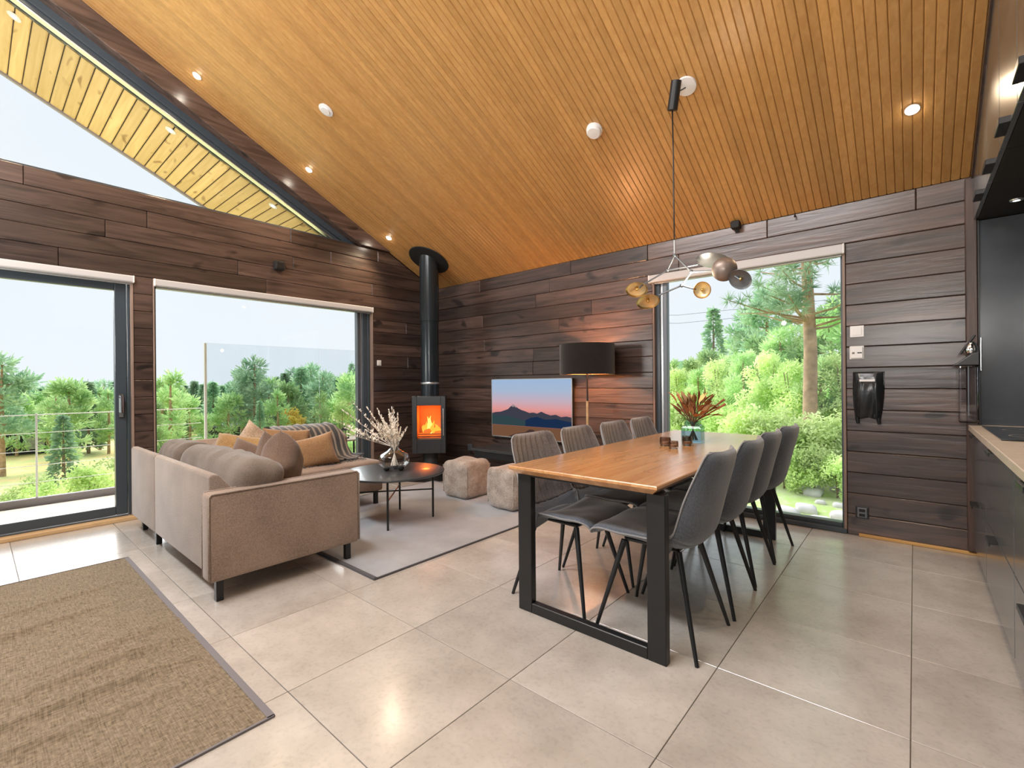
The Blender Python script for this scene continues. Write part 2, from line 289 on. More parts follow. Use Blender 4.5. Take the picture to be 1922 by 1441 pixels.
# ------------------------------------------------------------------ mesh helpers
class MB:
    def __init__(s): s.v = []; s.f = []
    def add(s, vs, fs):
        o = len(s.v); s.v += [Vector(p) for p in vs]; s.f += [tuple(i + o for i in f) for f in fs]; return s
    def box(s, x0, x1, y0, y1, z0, z1, mtx=None):
        vs = [Vector(p) for p in ((x0, y0, z0), (x1, y0, z0), (x1, y1, z0), (x0, y1, z0), (x0, y0, z1), (x1, y0, z1), (x1, y1, z1), (x0, y1, z1))]
        if mtx: vs = [mtx @ p for p in vs]
        return s.add(vs, [(0, 3, 2, 1), (4, 5, 6, 7), (0, 1, 5, 4), (1, 2, 6, 5), (2, 3, 7, 6), (3, 0, 4, 7)])
    def tube(s, pts, r, n=8, cap=True):
        pts = [Vector(p) for p in pts]; k = len(pts); rs = r if isinstance(r, (list, tuple)) else [r] * k
        vs = []; prev = None
        for i, p in enumerate(pts):
            t = (pts[min(i + 1, k - 1)] - pts[max(i - 1, 0)]).normalized()
            if prev is None:
                a = t.orthogonal().normalized()
            else:
                a = (prev - t * prev.dot(t)); a = a.normalized() if a.length > 1e-6 else t.orthogonal().normalized()
            prev = a; b = t.cross(a)
            for j in range(n):
                an = 2 * PI * j / n; vs.append(p + (a * math.cos(an) + b * math.sin(an)) * rs[i])
        fs = [(i * n + j, i * n + (j + 1) % n, (i + 1) * n + (j + 1) % n, (i + 1) * n + j) for i in range(k - 1) for j in range(n)]
        if cap: fs += [tuple(range(n))[::-1], tuple((k - 1) * n + j for j in range(n))]
        return s.add(vs, fs)
    def lathe(s, prof, c=(0, 0, 0), n=24, mtx=None, cap=True):
        vs = []
        for r, z in prof:
            for j in range(n):
                a = 2 * PI * j / n; p = Vector((r * math.cos(a), r * math.sin(a), z))
                if mtx: p = mtx @ p
                vs.append(p + Vector(c))
        k = len(prof)
        fs = [(i * n + j, i * n + (j + 1) % n, (i + 1) * n + (j + 1) % n, (i + 1) * n + j) for i in range(k - 1) for j in range(n)]
        if cap: fs += [tuple(range(n))[::-1], tuple((k - 1) * n + j for j in range(n))]
        return s.add(vs, fs)
    def prism(s, poly, d):
        """poly: list of 3-D points, extruded by vector d"""
        n = len(poly); d = Vector(d); poly = [Vector(p) for p in poly]
        return s.add(poly + [p + d for p in poly], [tuple(range(n))[::-1], tuple(range(n, 2 * n))] + [(i, (i + 1) % n, n + (i + 1) % n, n + i) for i in range(n)])
    def mesh(s, name, mat, smooth=None, bevel=None, loc=(0, 0, 0)):
        me = bpy.data.meshes.new(name); l = Vector(loc)
        bm = bmesh.new(); vs = [bm.verts.new(p - l) for p in s.v]
        for f in s.f:
            try: bm.faces.new([vs[i] for i in f])
            except ValueError: pass
        bmesh.ops.recalc_face_normals(bm, faces=bm.faces)
        if bevel:
            w_, sg = bevel
            ed = [e for e in bm.edges if len(e.link_faces) == 2 and e.calc_face_angle(0) > .5]
            bmesh.ops.bevel(bm, geom=ed, offset=w_, segments=sg, affect='EDGES', profile=.5, clamp_overlap=True)
        bm.to_mesh(me); bm.free()
        if mat: me.materials.append(mat)
        if smooth:
            me.shade_smooth()
            if smooth < 3: me.set_sharp_from_angle(angle=smooth)
        return me
    def build(s, name, mat, parent=None, smooth=None, bevel=None, loc=(0, 0, 0)):
        return place(name, s.mesh(name, mat, smooth, bevel, loc), parent, loc)
def wloc(o):
    v = Vector((0, 0, 0))
    while o: v += o.location; o = o.parent
    return v
def place(name, me, parent=None, loc=(0, 0, 0)):
    o = bpy.data.objects.new(name, me); COL.objects.link(o)
    if parent: o.parent = parent; o.location = Vector(loc) - wloc(parent)
    else: o.location = loc
    return o
def tag(o, label, cat, group=None):
    o['label'] = label; o['category'] = cat
    if group: o['group'] = group
    return o
def struct(o, label=None):
    o['kind'] = 'structure'
    if label: o['label'] = label
    return o
def thing(name, loc, label, cat, group=None):
    o = bpy.data.objects.new(name, None); COL.objects.link(o); o.location = loc; o.empty_display_size = .1
    return tag(o, label, cat, group)
def copy_tree(o, parent=None):
    c = o.copy(); COL.objects.link(c)
    if parent: c.parent = parent
    for ch in list(o.children): copy_tree(ch, c)
    return c
def bx(name, mat, parent, x0, x1, y0, y1, z0, z1, bev=.003, seg=1):
    lo = ((x0 + x1) / 2, (y0 + y1) / 2, z0)
    return MB().box(x0, x1, y0, y1, z0, z1).build(name, mat, parent, bevel=(bev, seg) if bev else None, loc=lo)
def soft(half, r, n=10, disp=None):
    """rounded cushion-like box: list of verts, faces; half = half sizes"""
    bm = bmesh.new(); bmesh.ops.create_cube(bm, size=2.0)
    bmesh.ops.subdivide_edges(bm, edges=bm.edges[:], cuts=n, use_grid_fill=True)
    h = Vector(half); out = []
    for v in bm.verts:
        p = Vector((v.co.x * h.x, v.co.y * h.y, v.co.z * h.z))
        q = Vector([max(-(h[i] - r), min(h[i] - r, p[i])) for i in range(3)])
        d = p - q
        if d.length > 1e-9:
            # keep the face-centre offsets, round the corners
            e = Vector([abs(d[i]) / r for i in range(3)])
            m = max(e); d = d.normalized() * r * (m if m < 1 else 1)
        p2 = q + d
        if disp: p2 = disp(p2, v.co)
        out.append(p2)
    bm.verts.index_update()
    fs = [tuple(v.index for v in f.verts) for f in bm.faces]; bm.free()
    return out, fs
def softbox(name, mat, parent, c, half, r, n=8, rot=(0, 0, 0), wr=0.0, wscale=6, disp=None):
    from mathutils import Euler
    E_ = Euler(rot).to_matrix(); c = Vector(c); off = Vector((R.random() * 40, R.random() * 40, 0))
    def dd(p, u):
        if disp: p = disp(p, u)
        if wr: p = p + p.normalized() * (mnoise.noise(p * wscale + off) * wr)
        return p
    v, f = soft(half, r, n, dd)
    mb = MB(); mb.add([c + E_ @ p for p in v], f)
    return mb.build(name, mat, parent, smooth=4, loc=c)
def pillow(name, mat, parent, c, w_, h_, t_, rot, n=18):
    from mathutils import Euler
    E_ = Euler(rot).to_matrix(); c = Vector(c); off = Vector((R.random() * 40, R.random() * 40, 0)); vs = []; fs = []
    for sgn in (1, -1):
        o = len(vs)
        for i in range(n + 1):
            for j in range(n + 1):
                u = -1 + 2 * i / n; v = -1 + 2 * j / n
                th = max(0, (1 - u ** 4) * (1 - v ** 4)) ** .55
                x = w_ / 2 * u * (.90 + .10 * v * v); y = h_ / 2 * v * (.90 + .10 * u * u)
                z = sgn * (t_ / 2 * th + .003) + .012 * th * mnoise.noise(Vector((x * 7, y * 7, sgn * 3)) + off)
                vs.append(c + E_ @ Vector((x, y, z)))
        for i in range(n):
            for j in range(n):
                a = o + i * (n + 1) + j; q = (a, a + n + 1, a + n + 2, a + 1); fs.append(q if sgn > 0 else q[::-1])
    N = (n + 1) ** 2
    rim = [i * (n + 1) for i in range(n + 1)] + [n * (n + 1) + j for j in range(1, n + 1)] + [i * (n + 1) + n for i in range(n - 1, -1, -1)] + [j for j in range(n - 1, 0, -1)]
    for a, b in zip(rim, rim[1:] + rim[:1]): fs.append((a, b, b + N, a + N))
    mb = MB(); mb.add(vs, fs)
    return mb.build(name, mat, parent, smooth=4, loc=c)
def clip(poly, n, c):
    """keep the part of a 2-D polygon with n.p <= c"""
    out = []
    for i in range(len(poly)):
        a, b = poly[i], poly[(i + 1) % len(poly)]
        da = n[0] * a[0] + n[1] * a[1] - c; db = n[0] * b[0] + n[1] * b[1] - c
        if da <= 0: out.append(a)
        if (da < 0 < db) or (db < 0 < da):
            t = da / (da - db); out.append((a[0] + t * (b[0] - a[0]), a[1] + t * (b[1] - a[1])))
    return out

# ------------------------------------------------------------------ room numbers
YW, XG, EAVE, SL = 4.342, -5.2, 2.511, .4895
XR, YB, YRIDGE = .92, -4.6, -.6
ZR = EAVE + SL * (YW - YRIDGE)
def cz(y): return EAVE + SL * (YW - y) if y >= YRIDGE else ZR - SL * (YRIDGE - y)

# ------------------------------------------------------------------ floor: grout bed and 60 cm tiles
floor = struct(MB().box(XG - .3, XR + .1, YB - .1, YW + .12, -.12, -.006).build('floor', M['grout'])); floor['label'] = 'beige stone tile floor'
TS = .6; tx0, ty0 = -.016, 1.982
tme = MB().box(-TS / 2 + .0015, TS / 2 - .0015, -TS / 2 + .0015, TS / 2 - .0015, -.006, 0).mesh('tile', M['tile'], bevel=(.0012, 1))
def clipped_tile(x0, x1, y0, y1):
    return MB().box(x0 + .0015, x1 - .0015, y0 + .0015, y1 - .0015, -.006, 0).build('tile', M['tile'], floor, bevel=(.0012, 1), loc=((x0 + x1) / 2, (y0 + y1) / 2, 0))
for i in range(-9, 2):
    for j in range(-8, 5):
        x0, y0 = tx0 + TS * i, ty0 + TS * j; x1, y1 = x0 + TS, y0 + TS
        a0, a1, b0, b1 = max(x0, XG - .12), min(x1, XR), max(y0, -2.2), min(y1, YW + .02)
        if a1 - a0 < .02 or b1 - b0 < .02: continue
        if a1 - a0 > TS - .001 and b1 - b0 > TS - .001: place('tile', tme, floor, ((x0 + x1) / 2, (y0 + y1) / 2, 0))
        else: clipped_tile(a0, a1, b0, b1)
clipped_tile(XG, XR, YB, -2.2)

# ------------------------------------------------------------------ plank walls
def plank(parent, poly, axis, plane, th, mat):
    """poly in (u, z); axis 'x' -> wall faces -y at y=plane; axis 'y' -> wall faces +x at x=plane"""
    if len(poly) < 3: return
    d = R.uniform(-.0016, .0016)
    if axis == 'x': pts = [(u, plane + d, z) for u, z in poly]; ext = (0, th - d, 0)
    else: pts = [(plane + d, u, z) for u, z in poly]; ext = (-th - d, 0, 0)
    c = Vector(pts[0])
    MB().prism(pts, ext).build('plank', mat, parent, bevel=(.0045, 1), loc=c)
def plank_wall(parent, axis, plane, u0, u1, rows, mat, holes=(), top=None, rng=None, lens=(1.1, 2.8)):
    rng = rng or R
    for z0, z1 in zip(rows, rows[1:]):
        iv = [(u0, u1)]
        for a, b, c, d in holes:
            if z0 < d - .01 and z1 > c + .01:
                nv = []
                for p, q in iv:
                    if b <= p or a >= q: nv.append((p, q)); continue
                    if a > p + .01: nv.append((p, a))
                    if b < q - .01: nv.append((b, q))
                iv = nv
        for p, q in iv:
            x = p
            while x < q - 1e-6:
                e = x + rng.uniform(*lens)
                if x == p: e = x + rng.uniform(.5, lens[1])
                if q - e < .45: e = q
                poly = [(x + .0012, z0 + .0012), (e - .0012, z0 + .0012), (e - .0012, z1 - .0012), (x + .0012, z1 - .0012)]
                if top: poly = clip(poly, (top[0], 1), top[1])
                plank(parent, poly, axis, plane, .02, mat); x = e
def rowsf(a, b, n): return [a + (b - a) * i / n for i in range(n + 1)]

# --- wall with the television and the tall window (faces -y)
WX0, WX1, WZ0, WZ1 = -1.925, -.392, .035, 2.205
wb = MB()
for a in ((XG - .3, WX0, 0, EAVE + .1), (WX1, XR + .1, 0, EAVE + .1), (WX0, WX1, WZ1, EAVE + .1), (WX0, WX1, -.02, WZ0)):
    wb.box(a[0], a[1], YW + .02, YW + .24, a[2], a[3])
wall_tv = struct(wb.build('wall_back', M['log_back']), 'dark stained plank wall with the television and the tall window')
plank_wall(wall_tv, 'x', YW, XG + .02, XR - .3, rowsf(0, WZ1, 14) + [2.36, EAVE], M['plank_x'], holes=[(WX0, WX1, 0, WZ1)], lens=(.9, 2.4))
for a in ((WX0, WX0 + .018, WZ0, WZ1), (WX1 - .018, WX1, WZ0, WZ1)):
    bx('reveal_board', M['reveal'], wall_tv, a[0], a[1], YW - .006, YW + .10, a[2], a[3], .002)
bx('reveal_board', M['reveal'], wall_tv, WX0 + .018, WX1 - .018, YW - .004, YW + .10, WZ1 - .014, WZ1, .002)
# right-hand honey coloured strip at the floor
struct(bx('trim_2', M['trimx'], None, -.32, .33, YW - .022, YW, 0, .022, .004), 'honey coloured floor strip under the dark plank wall')

# --- gable wall with glass door, big window and the triangular top light (faces +x)
LZ0, LZ1 = 2.14, 2.885
DY0, DY1 = -.15, .935; GY0, GY1 = 1.075, 3.335; GZ0 = .10
gb = MB()
def gbox(y0, y1, z0, z1): gb.box(XG - .26, XG - .02, y0, y1, z0, z1)
gbox(DY1, GY0, 0, LZ0); gbox(GY1, YW + .2, 0, LZ0); gbox(GY0, GY1, 0, GZ0); gbox(YB, DY0, 0, LZ0); gbox(YB, YW, LZ0, LZ1)
gb.prism([(XG - .26, 3.5, LZ1), (XG - .26, YW + .2, LZ1), (XG - .26, YW + .2, 2.42), (XG - .26, YW, EAVE), (XG - .26, 3.5, cz(3.5))], (.24, 0, 0))
wall_g = struct(gb.build('wall_left', M['log_back']), 'dark stained plank gable wall with glass door and big window')
topc = (SL, EAVE + SL * YW)
plank_wall(wall_g, 'y', XG, DY0 - 1.2, YW - .001, rowsf(0, LZ0, 14), M['plank_y'], holes=[(DY0, DY1, 0, LZ0), (GY0, GY1, GZ0 + .05, LZ0)])
plank_wall(wall_g, 'y', XG, DY0 - 1.2, YW - .001, rowsf(LZ0, LZ1, 5), M['plank_y'], top=topc, lens=(.8, 2.2))
for z0 in (LZ1, LZ1 + .15, LZ1 + .3):
    poly = [(2.95, z0), (YW, z0), (YW, z0 + .15), (2.95, z0 + .15)]
    poly = clip(poly, (SL, 1), topc[1]); poly = clip(poly, (-SL, -1), -(topc[1] - .20)) if poly else []
    # what is left belongs to the sloping header below
for a in ((DY1 - .016, DY1), (GY0, GY0 + .012), (GY1 - .016, GY1)):
    bx('reveal_board', M['reveal'], wall_g, XG - .10, XG + .004, a[0], a[1], .0, LZ0, .002)
bx('reveal_board', M['reveal'], wall_g, XG - .10, XG + .003, GY0 + .012, GY1 - .016, LZ0 - .012, LZ0, .002)
# sloping dark header under the ceiling
def slope_poly(o0, o1, y0, zmin):
    t0 = [(y0, cz(y0) - o1), (YW, EAVE - o1), (YW, EAVE - o0), (y0, cz(y0) - o0)]
    return clip(t0, (0, -1), -zmin)
beam = struct(MB().prism([(XG - .12, y, z) for y, z in slope_poly(-.02, .205, -.6, LZ1)], (.17, 0, 0)).build('trim_1', M['plank_y'], bevel=(.006, 1)), 'dark sloping log beam along the gable ceiling')
# --- triangular top light
ZT = LZ1
def slab(o0, o1, x, th, mat, name, parent, y0=-.6, bev=.003):
    return MB().prism([(x, y, z) for y, z in slope_poly(o0, o1, y0, ZT + .0)], (th, 0, 0)).build(name, mat, parent, bevel=(bev, 1))
win3 = struct(slab(.20, .275, XG - .16, .10, M['frame'], 'window_3', None), 'triangular gable window above the plank lintel')
slab(.275, .316, XG - .14, .06, M['frame'], 'window_profile', win3)
slab(.318, .330, XG - .15, .07, M['alu'], 'window_strip', win3)
MB().prism([(XG - .13, y, z) for y, z in clip([(-.6, ZT), (3.5, ZT), (3.5, 4.6), (-.6, 4.6)], (SL, 1), topc[1] - .325)], (.012, 0, 0)).build('pane', M['pane'], win3)
bx('window_sill', M['frame'], win3, XG - .2, XG - .03, -.6, 2.99, ZT - .002, ZT + .02, .003)

# --- glass door
door = struct(bx('door_1', M['frame'], None, XG - .13, XG - .045, DY1 - .036, DY1 - .016, .04, LZ0 - .012, .003), 'glass balcony door in an anthracite frame')
bx('door_frame', M['frame'], door, XG - .13, XG - .045, DY0, DY0 + .05, .04, LZ0 - .012, .003)
bx('door_frame', M['frame'], door, XG - .13, XG - .045, DY0 + .05, DY1 - .036, LZ0 - .06, LZ0 - .012, .003)
bx('door_frame', M['frame'], door, XG - .13, XG - .045, DY0 + .05, DY1 - .036, .0, .045, .003)
sash = MB()
for a in ((DY0 + .05, DY0 + .15, .05, 2.075), (.815, DY1 - .04, .05, 2.075), (DY0 + .15, .815, 2.005, 2.075), (DY0 + .15, .815, .05, .125)):
    sash.box(XG - .115, XG - .055, a[0], a[1], a[2], a[3])
sash.build('door_sash', M['frame'], door, bevel=(.004, 1))
MB().box(XG - .10, XG - .088, DY0 + .14, .825, .11, 2.02).build('pane', M['pane'], door)
hd = MB().box(XG - .055, XG - .040, .838, .868, .90, 1.10).tube([(XG - .045, .853, 1.07), (XG - .0, .853, 1.07)], .009).tube([(XG - .0, .853, 1.085), (XG - .0, .853, .94)], .011).build('door_handle', M['chrome'], door, smooth=.7)
bx('threshold', M['sill'], door, XG - .05, XG + .03, DY0, DY1 + .06, 0, .034, .006, 2)

# --- big window
win1 = struct(bx('window_1', M['frame'], None, XG - .14, XG - .045, GY1 - .05, GY1 - .016, GZ0, LZ0 - .012, .003), 'big picture window behind the sofa')
bx('window_frame', M['frame'], win1, XG - .14, XG - .045, GY0 + .012, GY0 + .03, GZ0, LZ0 - .012, .003)
bx('window_frame', M['frame'], win1, XG - .14, XG - .045, GY0 + .03, GY1 - .05, LZ0 - .07, LZ0 - .012, .003)
bx('window_frame', M['frame'], win1, XG - .14, XG - .045, GY0 + .03, GY1 - .05, GZ0, GZ0 + .06, .003)
bx('window_frame', M['greymet'], win1, XG - .13, XG - .07, 3.155, 3.20, GZ0 + .06, LZ0 - .07, .003)
bx('window_frame', M['alu'], win1, XG - .12, XG - .075, 3.20, 3.222, GZ0 + .06, LZ0 - .07, .002)
bx('window_frame', M['frame'], win1, XG - .13, XG - .055, 3.222, GY1 - .05, GZ0 + .06, LZ0 - .07, .003)
MB().box(XG - .105, XG - .093, GY0 + .025, 3.17, GZ0 + .05, LZ0 - .06).build('pane', M['pane'], win1)

# --- tall window beside the dining table
win2 = struct(bx('window_2', M['frame'], None, WX1 - .032, WX1 - .018, YW + .03, YW + .11, WZ0, WZ1 - .014, .002), 'tall window in the plank wall beside the dining table')
bx('window_frame', M['frame'], win2, WX0 + .018, WX0 + .06, YW + .03, YW + .11, WZ0, WZ1 - .014, .003)
bx('window_frame', M['alu'], win2, WX0 + .06, WX0 + .085, YW + .045, YW + .10, WZ0, WZ1 - .05, .003)
bx('window_frame', M['greymet'], win2, WX0 + .085, WX0 + .125, YW + .04, YW + .10, WZ0, WZ1 - .05, .003)
bx('window_frame', M['frame'], win2, WX0 + .06, WX1 - .032, YW + .03, YW + .11, WZ1 - .075, WZ1 - .014, .003)
bx('window_frame', M['frame'], win2, WX0 + .125, WX1 - .032, YW + .03, YW + .11, WZ0, WZ0 + .035, .003)
MB().box(WX0 + .11, WX1 - .025, YW + .062, YW + .074, WZ0 + .02, WZ1 - .06).build('pane', M['pane'], win2)
bx('window_sill', M['frame'], win2, WX0, WX1, YW - .012, YW + .03, .002, WZ0 + .002, .003)

# --- roller blinds drawn up
def blind(label, x0, x1, y0, y1, z0, z1, along):
    t = thing('roller_blind', ((x0 + x1) / 2, (y0 + y1) / 2, z0), label, 'blind', 'roller blinds drawn up')
    bx('cassette', M['blind'], t, x0, x1, y0, y1, z0, z1, .012, 3)
    if along == 'y':
        bx('bottom_bar', M['alu'], t, x0 + .01, x0 + .03, y0 + .02, y1 - .02, z0 - .014, z0, .003)
        for a in (y0, y1 - .012): bx('end_cap', M['white'], t, x0 - .002, x1 + .002, a - .001, a + .013, z0 - .002, z1 + .002, .008, 2)
    else:
        bx('bottom_bar', M['alu'], t, x0 + .02, x1 - .02, y1 - .03, y1 - .01, z0 - .012, z0, .003)
        for a in (x0, x1 - .012): bx('end_cap', M['white'], t, a - .001, a + .013, y0 - .002, y1 + .002, z0 - .002, z1 + .002, .008, 2)
blind('rolled up pale blind above the glass balcony door', XG - .04, XG + .035, DY0 + .02, DY1 + .005, 2.075, 2.135, 'y')
blind('rolled up pale blind above the big window behind the sofa', XG - .04, XG + .035, GY0 + .005, GY1 - .01, 2.07, 2.135, 'y')
blind('rolled up pale blind across the top of the tall dining window', WX0 - .03, WX1 + .0, YW - .04, YW + .03, 2.125, 2.20, 'x')

# --- the unseen walls that close the room
wr = MB().box(XR, XR + .15, YB, YW + .2, 0, 3.0)
wr.prism([(XR, YB, 3.0), (XR, YW, 2.4), (XR, YW, EAVE), (XR, YRIDGE, ZR), (XR, YB, cz(YB))], (.15, 0, 0))
struct(wr.build('wall_right', M['log_back']))
rb = MB()
for a in ((XG - .2, -4.6, 0, 3.2), (.3, XR + .1, 0, 3.2), (-4.6, .3, 2.5, 3.2)): rb.box(a[0], a[1], YB - .2, YB, a[2], a[3])
rear = struct(rb.build('wall_rear', M['plank_x']), 'rear plank wall opened for the added daylight window')
win4 = struct(bx('window_added', M['frame'], None, -4.6, -4.54, YB - .12, YB - .04, 0, 2.5), 'unseen rear window added to let in daylight')  # wide glazing added out of view so daylight fills the room
for x in (-2.2, .24): bx('window_frame', M['frame'], win4, x, x + .06, YB - .12, YB - .04, 0, 2.5)
MB().box(-4.54, .24, YB - .09, YB - .08, .02, 2.48).build('pane', M['pane'], win4)

# --- ceiling: backing slabs and narrow boards running down the slope
cb = MB()
cb.prism([(XG - .1, YW + .1, cz(YW + .1) + .014), (XG - .1, YRIDGE, ZR + .014), (XG - .1, YRIDGE, ZR + .18), (XG - .1, YW + .1, cz(YW + .1) + .18)], (XR - XG + .2, 0, 0))
cb.prism([(XG - .1, YB - .2, cz(YB - .2) + .014), (XG - .1, YRIDGE, ZR + .014), (XG - .1, YRIDGE, ZR + .18), (XG - .1, YB - .2, cz(YB - .2) + .18)], (XR - XG + .2, 0, 0))
ceil = struct(cb.build('ceiling', M['ceil_back']), 'sloping ceiling of narrow honey pine boards')
BW = .0481; CX1 = .292
nb = int((CX1 - XG) / BW) + 1
dy, dz = 1 / math.hypot(1, SL), -SL / math.hypot(1, SL)
for i in range(nb):
    x1 = CX1 - BW * i; x0 = x1 - BW + .0012
    if x0 < XG + .0: x0 = XG
    if x1 - x0 < .01: continue
    c = .0055
    prof = [(x0, .012), (x0, c), (x0 + c * .8, 0), (x1 - c * .8, 0), (x1, c), (x1, .012)]
    pts = [(x, YW - h * SL * 0, EAVE + h) for x, h in prof]
    L = YW - YRIDGE
    MB().prism([(x, YW, EAVE + h + R.uniform(0, .0004)) for x, h in prof], (0, -L, SL * L)).build('ceiling_board', M['ceil'], ceil, loc=((x0 + x1) / 2, YW, EAVE))
MB().prism([(XG, YB, cz(YB)), (XG, YRIDGE, ZR), (XG, YRIDGE, ZR + .014), (XG, YB, cz(YB) + .014)], (XR - XG, 0, 0)).build('rear_ceiling_panel', M['ceil'], ceil)
struct(MB().prism([(.292, YW, EAVE - .05), (.292, YRIDGE, ZR - .05), (.292, YRIDGE, ZR + .01), (.292, YW, EAVE + .01)], (.06, 0, 0)).build('shadow_gap_strip', M['plank_y']), 'dark strip for the shadow gap between ceiling boards and kitchen cabinets')  # dark strip stands in for the shadow gap beside the ceiling boards

# --- eave soffit outside the gable
OX0, OX1 = -6.63, XG - .26
so = .335
def sz(y): return cz(y) - so
ov = MB().prism([(OX0, 4.9, sz(4.9) + .012), (OX0, -.6, sz(-.6) + .012), (OX0, -.6, sz(-.6) + .2), (OX0, 4.9, sz(4.9) + .2)], (OX1 - OX0 + .1, 0, 0))
roof = struct(ov.build('roof_overhang', M['log_back']), 'pine boarded roof overhang outside the gable')
y = 4.85; k = 0
while y > -.50:
    w_ = .098
    P0 = Vector((OX0 + .02, y, sz(y))); up = Vector((0, SL, 1)).normalized(); al = Vector((0, -1, SL)).normalized()
    c = .007; prof = [(0, .012), (0, c), (c, 0), (w_ - c, 0), (w_, c), (w_, .012)]
    MB().prism([P0 + al * a + up * b for a, b in prof], (OX1 - OX0 + .08, 0, 0)).build('soffit_board', M['soffit'], roof, loc=P0)
    y -= (w_ + .009) * al.y * -1
MB().prism([(OX0 - .02, 4.9, sz(4.9) - .02), (OX0 - .02, -.6, sz(-.6) - .02), (OX0 - .02, -.6, sz(-.6) + .2), (OX0 - .02, 4.9, sz(4.9) + .2)], (.035, 0, 0)).build('fascia_board', M['fascia'], roof)
MB().prism([(OX1 + .07, 4.9, sz(4.9)), (OX1 + .07, -.6, sz(-.6)), (OX1 + .07, -.6, sz(-.6) + .5), (OX1 + .07, 4.9, sz(4.9) + .5)], (.03, 0, 0)).build('wall_plate', M['frame'], roof)

# ================================================================== FURNITURE
# ------------------------------------------------------------------ corner sofa
sofa = thing('corner_sofa', (-3.9, 1.6, 0), 'taupe woven corner sofa on black legs standing before the big window', 'sofa')
BY = .845                                            # outer face of the back
def panel(name, x0, x1, y0, y1, z0, z1, r=.03, mat=None, n=8, wr=.003, disp=None):
    return softbox(name, mat or M['sofa'], sofa, ((x0 + x1) / 2, (y0 + y1) / 2, (z0 + z1) / 2), ((x1 - x0) / 2, (y1 - y0) / 2, (z1 - z0) / 2), r, n, wr=wr, wscale=5, disp=disp)
def wedge_back(name, x0, x1):
    prof = [(BY, .125), (BY, .665), (BY + .012, .678), (BY + .045, .676), (BY + .16, .54), (BY + .2, .14)]
    MB().prism([(x0, y, z) for y, z in prof], (x1 - x0, 0, 0)).build(name, M['sofa2'], sofa, smooth=.6, bevel=(.012, 3), loc=((x0 + x1) / 2, BY, .13))
wedge_back('back_panel', -4.82, -4.092); wedge_back('back_panel', -4.086, -2.925)
# arm at the near end, with piped edges
def block(name, mat, x0, x1, y0, y1, z0, z1, bev=.022):
    return MB().box(x0, x1, y0, y1, z0, z1).build(name, mat, sofa, smooth=.9, bevel=(bev, 4), loc=((x0 + x1) / 2, (y0 + y1) / 2, z0))
block('arm_panel', M['sofa'], -2.925, -2.812, BY - .037, 1.69, .12, .592)
for xx in (-2.922, -2.814):
    MB().tube([(xx, BY - .033, .135), (xx, BY - .033, .575), (xx, BY - .02, .590), (xx, 1.672, .590), (xx, 1.687, .575), (xx, 1.687, .135)], .005, 6).build('piping', M['sofa2'], sofa, smooth=3, loc=(xx, 1.2, .3))
# long side along the window
wp = [(-4.82, .125), (-4.82, .675), (-4.80, .692), (-4.765, .69), (-4.66, .55), (-4.62, .14)]
MB().prism([(x, BY + .21, z) for x, z in wp], (0, 2.54 - BY - .21, 0)).build('back_panel', M['sofa'], sofa, smooth=.6, bevel=(.012, 3), loc=(-4.8, 1.8, .13))
block('seat_base', M['sofa'], -4.62, -2.925, BY + .2, 1.66, .135, .27)
block('seat_base', M['sofa'], -4.66, -3.93, 1.64, 2.62, .135, .27)
panel('seat_cushion', -3.92, -2.93, 1.05, 1.66, .265, .43, .045, wr=.008)
panel('seat_cushion', -4.66, -3.93, 1.05, 1.62, .265, .43, .045, wr=.008)
panel('seat_cushion', -4.68, -3.925, 1.625, 2.62, .265, .435, .045, wr=.008)
for (x, y) in ((-2.875, .875), (-2.87, 1.63), (-4.243, .90), (-4.76, .92), (-3.97, 2.56), (-4.6, 2.56)):
    MB().box(x - .018, x + .018, y - .018, y + .018, 0, .137).build('leg', M['black'], sofa, bevel=(.003, 1), loc=(x, y, 0))
# loose cushions
def cushion(label, mat, c, half, r, rot=(0, 0, 0), wr=.018):
    def dd(p, u):
        f = 1 + .10 * (1 - u.z); top = max(0, u.z) ** 2
        crease = .006 * math.sin(p.x * 46 + 6 * p.y + 3 * mnoise.noise(p * 5)) * top * (1 - min(1, abs(u.x)) ** 6)
        return Vector((p.x, p.y * f, p.z * (1 - .06 * u.x * u.x) + crease))
    t = softbox('sofa_cushion', mat, None, c, half, r, 22, rot, wr=wr, wscale=9, disp=dd)
    return tag(t, label, 'cushion')
cushion('long grey brown back cushion slumped over the near sofa back', M['sofa3'], (-3.47, 1.105, .585), (.60, .125, .155), .085, (math.radians(-10), 0, 0), .016)
cushion('short grey brown back cushion in the sofa corner beside the glass door', M['sofa3'], (-4.40, 1.105, .585), (.27, .125, .145), .085, (math.radians(-10), 0, 0), .016)
cushion('long tan back cushion leaning along the window side of the sofa', M['sofa'], (-4.53, 1.66, .575), (.11, .30, .135), .08, (0, math.radians(10), 0), .012)
cushion('tan back cushion under the plaid blanket by the window', M['sofa'], (-4.53, 2.26, .575), (.11, .27, .135), .08, (0, math.radians(10), 0), .012)
def throw(label, mat, c, s, rot):
    return tag(pillow('throw_pillow', mat, None, c, s[0], s[1], s[2], [math.radians(a) for a in rot]), label, 'pillow', 'throw pillows on the corner sofa')
throw('large brown throw pillow standing on edge behind the near sofa arm', M['brown'], (-3.46, 1.46, .60), (.35, .35, .25), (90, 42, 140))
throw('brown throw pillow leaning behind the large standing one', M['brown'], (-3.72, 1.50, .575), (.36, .36, .16), (80, 36, 120))
throw('mustard throw pillow lying nearest the glass door corner', M['mustard'], (-4.20, 1.42, .60), (.42, .42, .13), (40, 10, 55))
throw('grey brown fringed throw pillow lying in the middle of the sofa', M['brown'], (-3.88, 1.40, .565), (.36, .36, .13), (48, 24, 60))
